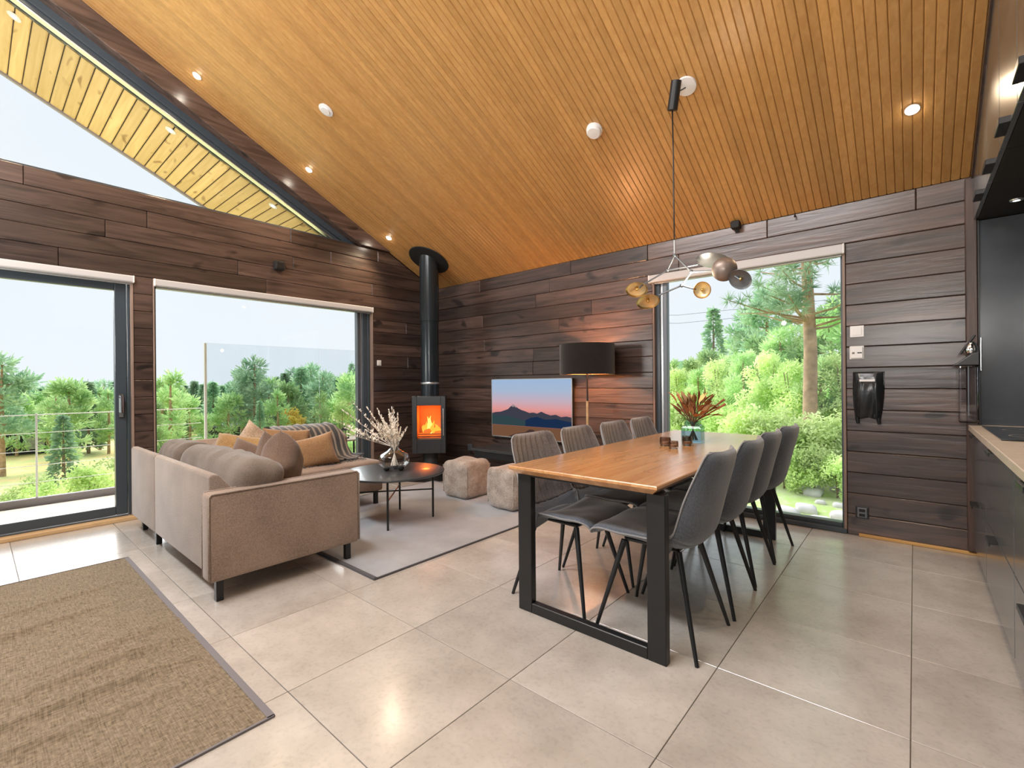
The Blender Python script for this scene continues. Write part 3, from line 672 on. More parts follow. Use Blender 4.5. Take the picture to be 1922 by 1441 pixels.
throw('beige knitted throw pillow with tasselled corner against the window side', M['beige'], (-4.36, 1.62, .615), (.38, .38, .14), (60, 40, 75))
throw('tan throw pillow propped up beside the blanket', M['tan'], (-4.38, 1.90, .61), (.42, .32, .13), (68, 6, 84))
throw('tan velvet throw pillow at the blanket end of the chaise', M['tan'], (-4.13, 2.02, .555), (.40, .30, .15), (74, -12, 70))
# plaid blanket draped over the window-side back
def blanket():
    prof = [(-4.88, .36), (-4.875, .55), (-4.855, .685), (-4.80, .735), (-4.70, .758), (-4.58, .757), (-4.48, .735), (-4.41, .68), (-4.36, .60), (-4.33, .52), (-4.28, .462), (-4.20, .450), (-4.10, .448)]
    n, k = len(prof), 24; vs = []; fs = []; uv = []
    for lay in (0, 1):
        for i, (x, z) in enumerate(prof):
            for j in range(k + 1):
                t = j / k; yy = 1.84 + .58 * t + .10 * (i / n) * (t - .2) + .02 * math.sin(i * .8)
                wv = .016 * math.sin(t * 26 + i * .35) + .012 * mnoise.noise(Vector((x * 6, yy * 6, 1)))
                nx = -.35 if i < 4 else .7; 
                vs.append((x + wv * (0.8 if i < 3 or i > 6 else .2), yy, z + abs(wv) * .9 - lay * .008))
        o = lay * n * (k + 1)
        for i in range(n - 1):
            for j in range(k):
                a = o + i * (k + 1) + j; fs.append((a, a + 1, a + k + 2, a + k + 1))
    me = MB().add(vs, fs).mesh('blanket', M['plaid'], smooth=4, loc=(-4.6, 2.1, .45))
    ul = me.uv_layers.new(name='UVMap')
    for p in me.polygons:
        for li in p.loop_indices:
            c = me.vertices[me.loops[li].vertex_index].co; ul.data[li].uv = (c.y, c.x * .6 + c.z)
    o = place('plaid_blanket', me, None, (-4.6, 2.1, .45)); tag(o, 'charcoal and beige plaid blanket draped over the window side of the sofa', 'blanket')
    for j in range(22):
        y0 = 1.88 + .63 * j / 21; x0 = -4.10
        MB().tube([(x0, y0, .449), (x0 + .04, y0 + R.uniform(-.01, .01), .446), (x0 + .08, y0 + R.uniform(-.015, .015), .441)], [.004, .0035, .002], 5).build('fringe', M['plaid'], o, loc=(x0, y0, .449))
blanket()
def magazine(label, x, y, a, mat):
    t = thing('magazine', (x, y, .437), label, 'magazine'); t.rotation_euler.z = a
    for nm, z0, z1, mt, s in (('cover', 0, .003, mat, 1), ('pages', .003, .010, M['white'], .975), ('cover', .010, .013, mat, 1)):
        o = MB().box(-.11 * s, .11 * s, -.145 * s, .145 * s, z0, z1).build(nm, mt, None, bevel=(.001, 1)); o.parent = t
magazine('dark magazine lying on the far end of the chaise', -4.38, 2.50, .5, M['blackmatt'])

# ------------------------------------------------------------------ rugs
def rug(name, label, mat, x0, x1, y0, y1, bind, sides, h=.008, ripple=None, nx=2, ny=2):
    def zf(x, y): return h + (ripple(x, y) if ripple else 0)
    vs = []; fs = []
    for i in range(nx + 1):
        for j in range(ny + 1):
            x = x0 + (x1 - x0) * i / nx; y = y0 + (y1 - y0) * j / ny
            vs.append((x, y, zf(x, y)))
    top = len(vs)
    for p in list(vs): vs.append((p[0], p[1], max(.0, p[2] - h)))
    for i in range(nx):
        for j in range(ny):
            a = i * (ny + 1) + j; q = (a, a + ny + 1, a + ny + 2, a + 1); fs.append(q); fs.append(tuple(v + top for v in q[::-1]))
    rim = [i * (ny + 1) for i in range(nx + 1)] + [nx * (ny + 1) + j for j in range(1, ny + 1)] + [i * (ny + 1) + ny for i in range(nx - 1, -1, -1)] + [j for j in range(ny - 1, 0, -1)]
    for a, b in zip(rim, rim[1:] + rim[:1]): fs.append((a, b, b + top, a + top))
    o = MB().add(vs, fs).build(name, mat, None, smooth=.8, loc=((x0 + x1) / 2, (y0 + y1) / 2, 0)); tag(o, label, 'rug')
    bw = .022
    for s in sides:
        if s in 'rl':
            ys = y1 if s == 'r' else y0; mb = MB(); n = nx; sg = 1 if s == 'r' else -1
            pts = [(x0 + (x1 - x0) * i / n) for i in range(n + 1)]
            for a, b in zip(pts, pts[1:]):
                mb.add([(a, ys - sg * bw, zf(a, ys) + .002), (b, ys - sg * bw, zf(b, ys) + .002), (b, ys + sg * .003, zf(b, ys) + .002), (a, ys + sg * .003, zf(a, ys) + .002), (b, ys + sg * .003, 0), (a, ys + sg * .003, 0)], [(0, 1, 2, 3), (3, 2, 4, 5)])
            mb.build('binding', bind, o, loc=((x0 + x1) / 2, ys, 0))
        else:
            xs = x1 if s == 'f' else x0; sg = 1 if s == 'f' else -1; mb = MB(); n = ny
            pts = [(y0 + (y1 - y0) * i / n) for i in range(n + 1)]
            for a, b in zip(pts, pts[1:]):
                mb.add([(xs - sg * .006, a, zf(xs, a) + .002), (xs - sg * .006, b, zf(xs, b) + .002), (xs + sg * .003, b, zf(xs, b) + .002), (xs + sg * .003, a, zf(xs, a) + .002), (xs + sg * .003, b, 0), (xs + sg * .003, a, 0)], [(0, 1, 2, 3), (3, 2, 4, 5)])
            mb.build('binding', bind, o, loc=(xs, (y0 + y1) / 2, 0))
    return o
def rip(x, y):
    f = 0
    for x0, w_, h_, t in ((-3.28, .035, .016, .12), (-3.02, .03, .009, .05), (-2.78, .045, .016, .08), (-2.55, .04, .013, -.02), (-2.36, .035, .012, .03), (-2.18, .04, .010, .0), (-1.94, .035, .010, -.03), (-3.62, .03, .006, .2)):
        d = (x - x0 - t * (.69 - y) - .015 * math.sin(y * 6 + x0 * 9)) / (w_ * .80)
        f += 2.3 * h_ * math.exp(-d * d) * (.55 + .45 * math.sin(y * 3 + x0 * 5))
    return f * min(1, max(0, (.69 - y) / .22))
rug('brown_rug', 'brown woven rug with ripples lying in front of the glass door', M['rug_b'], -4.06, -1.715, -1.0, .69, M['bind2'], 'rfb', .006, rip, 220, 40)
rug('grey_rug', 'light grey low pile rug under the sofa and round coffee table', M['rug_g'], -4.35, -2.44, 1.56, 3.60, M['bind'], 'rlfb', .010)

# ------------------------------------------------------------------ coffee table
ct = thing('coffee_table', (-3.38, 2.36, .01), 'round black coffee table on thin legs between sofa and poufs', 'table')
MB().lathe([(.40, .405), (.425, .409), (.43, .418), (.428, .425), (.42, .427)], (-3.38, 2.36, 0), 56).build('table_top', M['ct'], ct, smooth=.6, loc=(-3.38, 2.36, .4))
for (x, y) in ((-3.156, 2.143), (-3.180, 2.62), (-3.60, 2.575), (-3.59, 2.10)):
    MB().tube([(x, y, .010), (x, y, .407)], .009, 8).build('leg', M['black'], ct, smooth=.6, loc=(x, y, .01))
MB().tube([(-3.156, 2.143, .24), (-3.60, 2.575, .24)], .006, 6).build('stretcher', M['black'], ct, smooth=.6, loc=(-3.38, 2.36, .24))
MB().tube([(-3.18, 2.62, .252), (-3.59, 2.10, .252)], .006, 6).build('stretcher', M['black'], ct, smooth=.6, loc=(-3.38, 2.36, .25))
# bulbous glass vase on two dark ball feet, dried pampas
V0 = Vector((-3.40, 2.38, .427))
vase = thing('glass_vase', V0, 'round clear glass vase on dark ball feet on the coffee table', 'vase')
MB().lathe([(.04, .022), (.10, .028), (.128, .06), (.13, .10), (.115, .135), (.06, .165), (.035, .19), (.038, .225), (.044, .232), (.041, .226), (.032, .19), (.056, .16), (.11, .132), (.125, .10), (.123, .062), (.096, .033), (.04, .027)], V0, 32, cap=False).build('vase_body', M['clear'], vase, smooth=.9, loc=V0)
for a in (.3, 2.4, 4.5):
    p = V0 + Vector((.07 * math.cos(a), .07 * math.sin(a), 0))
    MB().lathe([(.004, 0), (.018, .004), (.026, .016), (.024, .028), (.01, .036)], p, 14).build('ball_foot', M['blackmatt'], vase, smooth=1, loc=p)
pam = thing('pampas_bouquet', V0 + Vector((0, 0, .035)), 'pale dried pampas grass bouquet standing in the coffee table vase', 'bouquet')
rp_ = random.Random(5)
for k in range(26):
    a = rp_.uniform(0, 2 * PI); sp_ = rp_.uniform(.05, .27); hh = rp_.uniform(.30, .46) - sp_ * .15
    # lean mostly to the window
    e = V0 + Vector((sp_ * math.cos(a) - .09, sp_ * math.sin(a) - .02, hh)); b0 = V0 + Vector((-.03 * math.cos(a), -.03 * math.sin(a), .04)); nk = V0 + Vector((.015 * math.cos(a), .015 * math.sin(a), .20))
    mb = MB().tube([b0, nk, nk.lerp(e, .55), e], [.0022, .002, .0018, .0012], 4)
    for q in range(30):
        t = .45 + .6 * q / 15; p = nk.lerp(e, t); d = Vector((rp_.uniform(-1, 1), rp_.uniform(-1, 1), rp_.uniform(-.2, .8))).normalized(); l = .026 * (1.2 - abs(t - .75) * 1.4)
        s = d.cross(Vector((.3, .2, 1))).normalized() * .0075
        mb.add([p - s, p + s, p + d * l + Vector((0, 0, .012)) + s * .4, p + d * l + Vector((0, 0, .012)) - s * .4], [(0, 1, 2, 3)])
    o = mb.build('pampas_stem', M['pampas'], pam, loc=b0)

# ------------------------------------------------------------------ poufs
def pouf(label, x0, x1, y0, y1, h, rz):
    c = Vector(((x0 + x1) / 2, (y0 + y1) / 2, .01))
    t = thing('pouf', c, label, 'pouf', 'woven floor poufs')
    def dd(p, u):
        p = Vector((p.x * (1.02 - .03 * u.z * u.z), p.y * (1.02 - .03 * u.z * u.z), p.z))
        if u.z > .5: p.z -= .012 * (1 - u.x * u.x) * (1 - u.y * u.y) * math.sin(u.x * 4 + u.y * 3)
        return p
    softbox('pouf_body', M['pouf'], t, c + Vector((0, 0, h / 2)), ((x1 - x0) / 2, (y1 - y0) / 2, h / 2), .05, 12, (0, 0, rz), wr=.014, wscale=8, disp=dd)
    for sx in (-1, 1):
        for sy in (-1, 1):
            m = Matrix.Rotation(rz, 3, 'Z'); xx = ((x1 - x0) / 2 - .012) * sx; yy = ((y1 - y0) / 2 - .012) * sy
            MB().tube([c + m @ Vector((xx, yy, .05)), c + m @ Vector((xx * 1.01, yy * 1.01, h / 2)), c + m @ Vector((xx, yy, h - .05))], .006, 6).build('seam', M['pouf'], t, smooth=1, loc=c)
pouf('square beige woven pouf nearer the stove', -3.70, -3.34, 3.17, 3.53, .375, .03)
pouf('square beige woven pouf beside the dining table', -3.04, -2.69, 3.14, 3.50, .37, -.05)

# ------------------------------------------------------------------ stove
S0 = Vector((-4.70, 3.84, 0)); rot45 = Matrix.Rotation(math.radians(-45), 3, 'Z')   # local +x looks out of the corner
stove = thing('wood_stove', S0, 'black wood burning stove on a pedestal with a burning fire in the corner', 'stove')
def smesh(name, mb, mat, par=stove, smooth=None, bevel=None):
    mb.v = [S0 + rot45 @ p for p in mb.v]; return mb.build(name, mat, par, smooth=smooth, bevel=bevel, loc=S0)
mb = MB()                                           # body as a five-sided box round the fire chamber
mb.box(-.19, -.16, -.20, .20, .30, 1.01).box(-.16, .165, -.20, -.165, .30, 1.01).box(-.16, .165, .165, .20, .30, 1.01)
mb.box(-.16, .165, -.165, .165, .97, 1.01).box(-.16, .165, -.165, .165, .30, .46)
smesh('stove_body', mb, M['stove'], bevel=(.004, 1))
smesh('liner', MB().box(-.15, -.135, -.16, .16, .47, .965).box(-.135, .13, -.163, -.15, .47, .965).box(-.135, .13, .15, .163, .47, .965).box(-.135, .13, -.15, .15, .47, .485).box(-.135, .13, -.15, .15, .93, .965), M['liner'])
dr = smesh('stove_door', MB().box(.166, .186, -.205, -.148, .30, 1.01).box(.166, .186, .148, .205, .30, 1.01).box(.166, .186, -.148, .148, .895, 1.01).box(.166, .186, -.148, .148, .30, .475), M['stove'], bevel=(.003, 1))
smesh('door_glass', MB().box(.170, .176, -.150, .150, .47, .90), M['stove_gl'], dr)
smesh('door_handle', MB().tube([(.20, .180, .52), (.20, .180, .86)], .007, 8).box(.184, .2, .175, .185, .53, .54).box(.184, .2, .175, .185, .84, .85), M['alu'], dr, smooth=.7)
smesh('pedestal', MB().lathe([(.10, .0), (.10, .012), (.095, .02), (.092, .30)], n=28), M['stove'], smooth=.7)
smesh('grate', MB().tube([(.10, -.14, .50), (.10, .14, .50)], .006, 6).tube([(.10, -.14, .53), (.10, .14, .53)], .005, 6), M['black'])
for k, (a, y, z) in enumerate(((.2, -.04, .515), (-.3, .05, .525), (1.1, .0, .565))):
    d = Vector((math.cos(a + PI / 2), math.sin(a + PI / 2), .1)) * .11
    smesh('log', MB().tube([Vector((-.01, y, z)) - d, Vector((-.01, y, z)) + d], .032, 9), M['ember'], smooth=.8)
rf = random.Random(3)
for k in range(7):
    y0 = -.085 + .03 * k; h_ = .10 + .13 * math.exp(-((k - 2.6) / 1.7) ** 2); x0 = rf.uniform(-.05, .05)
    pts = [(x0 + .01 * math.sin(i * 1.3 + k), y0 + .012 * math.sin(i * 1.1 + k * 2), .53 + h_ * i / 6) for i in range(7)]
    smesh('flame', MB().tube(pts, [.012, .026, .029, .025, .018, .010, .002], 9), M['flamecore'] if k in (2, 3) else M['flame'], smooth=3)
fl = light('POINT', 'fire_light', (0, 0, 0), 3.4, (1, .20, .02), shadow_soft_size=.05); fl.parent = stove; fl.location = rot45 @ Vector((.06, 0, .74))
CZ = cz(S0.y)
flue = []
mbp = MB().lathe([(.115, 1.01), (.115, 1.95)], S0, 32).lathe([(.118, 1.95), (.118, 1.955), (.122, 1.96), (.122, CZ + .05)], S0, 32)
mbp.build('flue_pipe', M['stovepipe'], stove, smooth=.6, loc=S0)
MB().lathe([(.117, 1.16), (.119, 1.165), (.119, 1.18), (.117, 1.185)], S0, 32).tube([S0 + Vector((.08, -.09, 1.172)), S0 + Vector((.105, -.115, 1.172))], .007, 8).build('damper_ring', M['alu'], stove, smooth=.6, loc=S0)
nrm = Vector((0, -SL, -1)).normalized(); q = Vector((0, 0, 1)).rotation_difference(nrm).to_matrix()
col = thing('flue_collar', (S0.x, S0.y, CZ), 'large round black collar on the ceiling around the stove pipe', 'collar')
MB().lathe([(.125, .0), (.255, .0), (.265, .006), (.262, .014), (.128, .02)], Vector((S0.x, S0.y, CZ)) + nrm * .001, 40, mtx=q).build('collar_plate', M['blackmatt'], col, smooth=.6, loc=(S0.x, S0.y, CZ))
fp = MB().lathe([(.46, .0), (.46, .005), (.455, .007)], S0, 48)
tag(fp.build('floor_plate', M['black'], None, smooth=.5, bevel=None, loc=S0), 'round black steel floor plate under the wood stove', 'floor plate')

# ------------------------------------------------------------------ television, bench and floor lamp
tv = thing('television', (-3.43, YW - .03, .50), 'wall mounted flat television showing a mountain at dusk', 'television')
TX0, TX1, TZ0, TZ1, TY = -4.03, -2.825, .505, 1.215, YW - .06
bx('tv_case', M['black'], tv, TX0, TX1, TY, YW - .02, TZ0, TZ1, .004)
bx('wall_bracket', M['black'], tv, -3.7, -3.2, YW - .02, YW + .004, .75, 1.0, 0)
fr_ = MB()
for a in ((TX0, TX1, TZ0, TZ0 + .01), (TX0, TX1, TZ1 - .008, TZ1), (TX0, TX0 + .008, TZ0, TZ1), (TX1 - .008, TX1, TZ0, TZ1)): fr_.box(a[0], a[1], TY - .006, TY + .001, a[2], a[3])
fr_.build('bezel', M['alu'], tv, loc=(TX0, TY, TZ0))
def screen_mat():
    m = bpy.data.materials.new('dusk_sky_screen'); m.use_nodes = True; n = m.node_tree; n.nodes.clear()
    out = n.nodes.new('ShaderNodeOutputMaterial'); e = n.nodes.new('ShaderNodeEmission'); t = n.nodes.new('ShaderNodeTexCoord'); s = n.nodes.new('ShaderNodeSeparateXYZ'); r = n.nodes.new('ShaderNodeValToRGB')
    n.links.new(t.outputs['Generated'], s.inputs[0]); n.links.new(s.outputs['Z'], r.inputs[0]); c = r.color_ramp
    st = [(.30, (.30, .10, .10)), (.48, (.66, .27, .25)), (.62, (.50, .36, .42)), (.80, (.34, .42, .56)), (1.0, (.30, .42, .60))]
    while len(c.elements) < len(st): c.elements.new(.5)
    for k, (p, v) in enumerate(st): c.elements[k].position = p; c.elements[k].color = rgb(v)
    n.links.new(r.outputs[0], e.inputs[0]); e.inputs[1].default_value = .95; n.links.new(e.outputs[0], out.inputs[0]); return m
scr = MB().box(TX0 + .008, TX1 - .008, TY - .003, TY, TZ0 + .01, TZ1 - .008).build('screen', screen_mat(), tv, loc=(TX0, TY, TZ0))
TW, TH = TX1 - TX0 - .016, TZ1 - TZ0 - .018
def pic(name, pts, col, d):
    P = [(TX0 + .008 + u * TW, TY - .003 - d, TZ0 + .01 + v * TH) for u, v in pts]
    MB().prism(P, (0, .0004, 0)).build(name, emis(name, col, .9), scr, loc=P[0])
pic('picture_far_ridge', [(.0, .27), (.0, .40), (.05, .42), (.12, .43), (.18, .46), (.22, .48), (.27, .545), (.29, .57), (.31, .555), (.36, .50), (.40, .475), (.44, .46), (.50, .43), (.55, .44), (.60, .425), (.65, .46), (.70, .43), (.76, .405), (.82, .42), (.88, .385), (.94, .40), (1.0, .385), (1.0, .27)], (.045, .045, .065), .0005)
pic('picture_snow', [(.265, .535), (.29, .57), (.31, .555), (.345, .515), (.325, .515), (.305, .535), (.29, .52), (.28, .53)], (.33, .24, .24), .0012)
pic('picture_near_hill', [(.0, .20), (.0, .37), (.08, .36), (.2, .37), (.3, .335), (.42, .30), (.5, .27), (.5, .20)], (.028, .055, .062), .0018)
pic('picture_lake_hill', [(.45, .20), (.45, .30), (.52, .35), (.6, .37), (.7, .33), (.82, .35), (1.0, .31), (1.0, .20)], (.010, .025, .065), .0020)
pic('picture_field', [(.0, .0), (.0, .195), (1.0, .195), (1.0, .0)], (.16, .075, .04), .0024)
pic('picture_mound', [(.22, .0), (.32, .06), (.45, .10), (.50, .15), (.55, .15), (.60, .09), (.72, .05), (.82, .0)], (.055, .03, .026), .0030)
ben = thing('media_bench', (-3.4, 4.14, .31), 'dark floating media bench under the television', 'bench')
bx('bench_top', M['ct'], ben, -4.07, -2.45, 3.95, YW - .003, .355, .385, .003)
bx('bench_box', M['black'], ben, -4.03, -2.49, 3.965, YW - .003, .28, .355, .002)
for a in (-3.27,): bx('seam', M['grout'], ben, a, a + .003, 3.962, 3.966, .285, .353, 0)
sb = tag(bx('wall_socket', M['greymet'], None, -4.52, -4.44, YW - .022, YW + .002, .27, .36, .006, 2), 'small dark wall socket between the stove and the media bench', 'socket')
L0 = Vector((-2.475, 4.02, 0))
lamp = thing('floor_lamp', L0, 'floor lamp with a wide black drum shade beside the television', 'lamp')
MB().lathe([(.13, 0), (.135, .006), (.13, .018), (.03, .024)], L0, 32).build('base', M['black'], lamp, smooth=.6, loc=L0)
MB().tube([L0 + Vector((0, 0, .02)), L0 + Vector((0, 0, .98))], .013, 10).build('pole', M['sill'], lamp, smooth=.7, loc=L0)
MB().tube([L0 + Vector((0, 0, .98)), L0 + Vector((0, 0, 1.42))], .009, 10).build('pole', M['black'], lamp, smooth=.7, loc=L0)
sh = MB().lathe([(.272, 1.245), (.272, 1.545)], L0, 48, cap=False).lathe([(.266, 1.245), (.266, 1.545)], L0, 48, cap=False)
shd = sh.build('lamp_shade', M['shade'], lamp, smooth=1, loc=L0)
MB().lathe([(.264, 1.25), (.264, 1.54)], L0, 48, cap=False).build('shade_lining', M['shade_in'], shd, smooth=1, loc=L0)
MB().tube([L0 + Vector((-.26, 0, 1.42)), L0 + Vector((.26, 0, 1.42))], .004, 6).tube([L0 + Vector((0, -.26, 1.42)), L0 + Vector((0, .26, 1.42))], .004, 6).build('shade_fitter', M['black'], lamp, loc=L0)
MB().lathe([(.012, 1.40), (.03, 1.44), (.03, 1.465), (.012, 1.49)], L0, 16).build('bulb', emis('lamp_bulb', (1, .62, .30), 12), lamp, smooth=2, loc=L0)
ll = light('POINT', 'floor_lamp_light', (0, 0, 0), 110, (1, .45, .19), shadow_soft_size=.03); ll.parent = lamp; ll.location = (0, 0, 1.42)

# ------------------------------------------------------------------ dining table
tb = thing('dining_table', (-1.185, 2.9, 0), 'long honey oak dining table on black steel U-shaped frames', 'table')
X0, X1, Y0, Y1 = -1.583, -.787, 1.80, 4.0; c = .012
NST = 7; SW = (X1 - X0) / NST
for k in range(NST):                                   # glued staves with knife-edge underside
    a0, a1 = X0 + SW * k, X0 + SW * (k + 1)
    mb = MB(); dzz = R.uniform(0, .0004)
    for ins, z in ((.035, .704), (.004, .728), (.0, .732), (.0, .742), (.003, .746)):
        p0 = max(a0, X0 + ins) + (.0003 if k else 0); p1 = min(a1, X1 - ins) - (.0003 if k < NST - 1 else 0)
        mb.v += [Vector(p) for p in ((p0, Y0 + ins, z - dzz), (p1, Y0 + ins, z - dzz), (p1, Y1 - ins, z - dzz), (p0, Y1 - ins, z - dzz))]
    mb.f = [(3, 2, 1, 0), (16, 17, 18, 19)] + [(q * 4 + i, q * 4 + (i + 1) % 4, q * 4 + 4 + (i + 1) % 4, q * 4 + 4 + i) for q in range(4) for i in range(4)]
    mb.build('table_board', M['table'], tb, loc=((a0 + a1) / 2, 2.9, .7))
for yy in (1.85, 3.83):
    f_ = MB().box(-1.562, -1.477, yy, yy + .04, 0, .702).box(-.857, -.775, yy, yy + .04, 0, .702).box(-1.477, -.857, yy, yy + .04, 0, .05).box(-1.477, -.857, yy + .002, yy + .038, .690, .703)
    f_.build('leg_frame', M['black'], tb, bevel=(.003, 1), loc=(-1.18, yy, 0))

# ------------------------------------------------------------------ dining chairs
def cr(pts, t):
    n = len(pts) - 1; x = min(max(t, 0), .999999) * n; i = int(x); u = x - i
    p = [Vector(pts[max(0, min(n, i + k))]) for k in (-1, 0, 1, 2)]
    return .5 * ((2 * p[1]) + (-p[0] + p[2]) * u + (2 * p[0] - 5 * p[1] + 4 * p[2] - p[3]) * u * u + (-p[0] + 3 * p[1] - 3 * p[2] + p[3]) * u ** 3)
PROF = [(.262, 0, .435), (.245, 0, .462), (.18, 0, .474), (.06, 0, .462), (-.06, 0, .446), (-.15, 0, .447), (-.205, 0, .49), (-.235, 0, .58), (-.262, 0, .69), (-.288, 0, .79), (-.305, 0, .868)]
WID = [(.0, .17), (.06, .205), (.2, .222), (.4, .232), (.55, .236), (.68, .228), (.8, .212), (.9, .198), (.96, .183), (1.0, .145)]
def wid(t):
    for (a, b), (c_, d) in zip(WID, WID[1:]):
        if a <= t <= c_: return b + (d - b) * (t - a) / (c_ - a)
    return WID[-1][1]
def shell_pt(t, s, side):
    p = cr(PROF, t); q1 = cr(PROF, min(1, t + .01)); q0 = cr(PROF, max(0, t - .01)); tg = (q1 - q0).normalized()
    nr = Vector((tg.z, 0, -tg.x))          # towards the sitter's side
    if nr.z < 0 and t < .4: nr = -nr
    if t >= .4 and nr.x < 0: nr = -nr
    lift = .055 * min(1, max(0, (t - .25) / .25)) * min(1, max(.35, (1.15 - t) / .4)) + .012
    off = lift * abs(s) ** 2.6
    th = .021 * (1 - .75 * abs(s) ** 6) * (1 - .7 * max(0, (t - .95) / .05) ** 2) * (1 - .6 * max(0, (.04 - t) / .04))
    if side > 0 and .54 < t < .97: th -= .009 * (abs(math.cos(s * PI * 4.0)) ** 10)
    if side > 0 and t < .5: th += .004 * mnoise.noise(Vector((t * 9, s * 3, 1)))
    return p + Vector((0, s * wid(t), 0)) + nr * (off + th * side)
def shell_piece(t0, t1, nt_, ns=20):
    vs = []; fs = []
    for side in (1, -1):
        o = len(vs)
        for i in range(nt_ + 1):
            for j in range(ns + 1): vs.append(shell_pt(t0 + (t1 - t0) * i / nt_, -1 + 2 * j / ns, side))
        for i in range(nt_):
            for j in range(ns):
                a = o + i * (ns + 1) + j; fs.append((a, a + 1, a + ns + 2, a + ns + 1))
    N = (nt_ + 1) * (ns + 1)
    rim = [i * (ns + 1) for i in range(nt_ + 1)] + [nt_ * (ns + 1) + j for j in range(1, ns + 1)] + [i * (ns + 1) + ns for i in range(nt_ - 1, -1, -1)] + [j for j in range(ns - 1, 0, -1)]
    for a, b in zip(rim, rim[1:] + rim[:1]): fs.append((a, b, b + N, a + N))
    return MB().add(vs, fs)
def make_chair():
    t = thing('dining_chair', (0, 0, 0), 'x', 'chair', 'grey dining chairs around the long table')
    shell_piece(0, .56, 18, 16).build('seat', M['chair'], t, smooth=4)
    bk = shell_piece(.56, 1, 16, 48).mesh('backrest', M['chair'], smooth=4)
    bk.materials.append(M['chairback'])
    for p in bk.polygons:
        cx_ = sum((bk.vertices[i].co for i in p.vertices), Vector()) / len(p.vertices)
        # brownish reflection on the sitter's side is painted in as a warmer colour
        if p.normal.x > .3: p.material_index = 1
    place('backrest', bk, t)
    rim = []
    N = 44
    for i in range(N + 1): rim.append(shell_pt(.02 + .96 * i / N, 1.0, 0) + Vector((0, .003, 0)))
    for j in range(1, 12): rim.append(shell_pt(.995, 1 - 2 * j / 12, 0))
    for i in range(N, -1, -1): rim.append(shell_pt(.02 + .96 * i / N, -1.0, 0) - Vector((0, .003, 0)))
    MB().tube(rim, .0045, 6).build('piping', M['piping'], t, smooth=3)
    MB().box(-.13, .13, -.12, .12, .416, .432).build('seat_frame', M['black'], t, bevel=(.004, 1))
    for sx in (-1, 1):
        for sy in (-1, 1):
            MB().tube([(sx * .13, sy * .125, .42), (sx * .237, sy * .215, 0)], [.0145, .0085], 10).build('leg', M['black'], t, smooth=.7)
    return t
proto = make_chair()
RL = ['nearest to the viewer', 'second from the viewer', 'third from the viewer', 'farthest from the viewer']
for k, yy in enumerate((2.146, 2.63, 3.115, 3.585)):
    o = proto if k == 0 else copy_tree(proto)
    o.location = (-.917 + (.0, .006, -.004, .01)[k], yy, 0); o.rotation_euler.z = PI + (.0, .02, -.02, -.06)[k]
    o['label'] = 'grey dining chair on the kitchen side of the table, ' + RL[k]
for k, yy in enumerate((2.165, 2.66, 3.145, 3.625)):
    o = copy_tree(proto)
    o.location = (-1.452 + (.0, -.006, .004, .0)[k], yy, 0); o.rotation_euler.z = (-.03, .02, .0, .02)[k]
    o['label'] = 'grey dining chair on the television side of the table, ' + RL[k]

# ------------------------------------------------------------------ things on the dining table
TZ = .746
V1 = Vector((-1.165, 3.27, TZ))
v2 = thing('square_vase', V1, 'square blue tinted glass vase on the dining table', 'vase')
m = Matrix.Rotation(.15, 3, 'Z'); mb = MB()
pr = []
for r_, z in ((.062, .0), (.066, .004), (.066, .10), (.058, .118), (.046, .122), (.046, .142), (.05, .146), (.043, .146), (.042, .122), (.054, .115), (.061, .098), (.061, .012), (.02, .010)):
    pr.append([m @ Vector((x * r_, y * r_, z)) for x, y in ((-1, -1), (1, -1), (1, 1), (-1, 1))])
mb.v = [V1 + p for r_ in pr for p in r_]
mb.f = [(3, 2, 1, 0)] + [(k * 4 + i, k * 4 + (i + 1) % 4, k * 4 + 4 + (i + 1) % 4, k * 4 + 4 + i) for k in range(len(pr) - 1) for i in range(4)] + [tuple((len(pr) - 1) * 4 + i for i in range(4))]
mb.build('vase_body', M['bluegl'], v2, bevel=(.003, 2), loc=V1)
bq = thing('dried_bouquet', V1 + Vector((0, 0, .015)), 'rust and straw coloured dried leaf bouquet in the square glass vase', 'bouquet')
rb_ = random.Random(11)
def leaf(mb, p, d, l, wd, fold=.3):
    d = d.normalized(); s = d.cross(Vector((.2, .1, 1)) if abs(d.z) < .95 else Vector((1, 0, 0))).normalized(); u = s.cross(d)
    pts = []
    for t, k in ((0, .05), (.25, .75), (.5, 1), (.75, .7), (1, .03)):
        cpt = p + d * l * t + Vector((0, 0, -.02 * t * t))
        pts += [cpt - s * wd * k + u * wd * k * fold, cpt, cpt + s * wd * k + u * wd * k * fold]
    fs = []
    for i in range(4):
        a = i * 3; fs += [(a, a + 1, a + 4, a + 3), (a + 1, a + 2, a + 5, a + 4)]
    mb.add(pts, fs)
for k in range(64):
    a = rb_.uniform(0, 2 * PI); sp_ = rb_.uniform(.03, .17); hh = rb_.uniform(.20, .36)
    nk = V1 + Vector((.02 * math.cos(a), .02 * math.sin(a), .14)); e = V1 + Vector((sp_ * math.cos(a) + .02, sp_ * math.sin(a) * .8, hh)); b0 = V1 + Vector((-.03 * math.cos(a), -.03 * math.sin(a), .016))
    if k % 3 == 0:
        MB().tube([b0, nk, e], [.003, .0025, .002], 5).build('stem', M['stem'], bq, loc=b0)
    lm = MB(); d = (e - nk).normalized() + Vector((rb_.uniform(-.35, .35), rb_.uniform(-.35, .35), rb_.uniform(-.3, .2)))
    leaf(lm, nk.lerp(e, rb_.uniform(.35, .8)), d, rb_.uniform(.08, .14), rb_.uniform(.014, .028))
    lm.build('dried_leaf', M['dried3'] if k in (5, 17) else (M['dried2'] if k % 4 == 0 else M['dried']), bq, loc=nk)
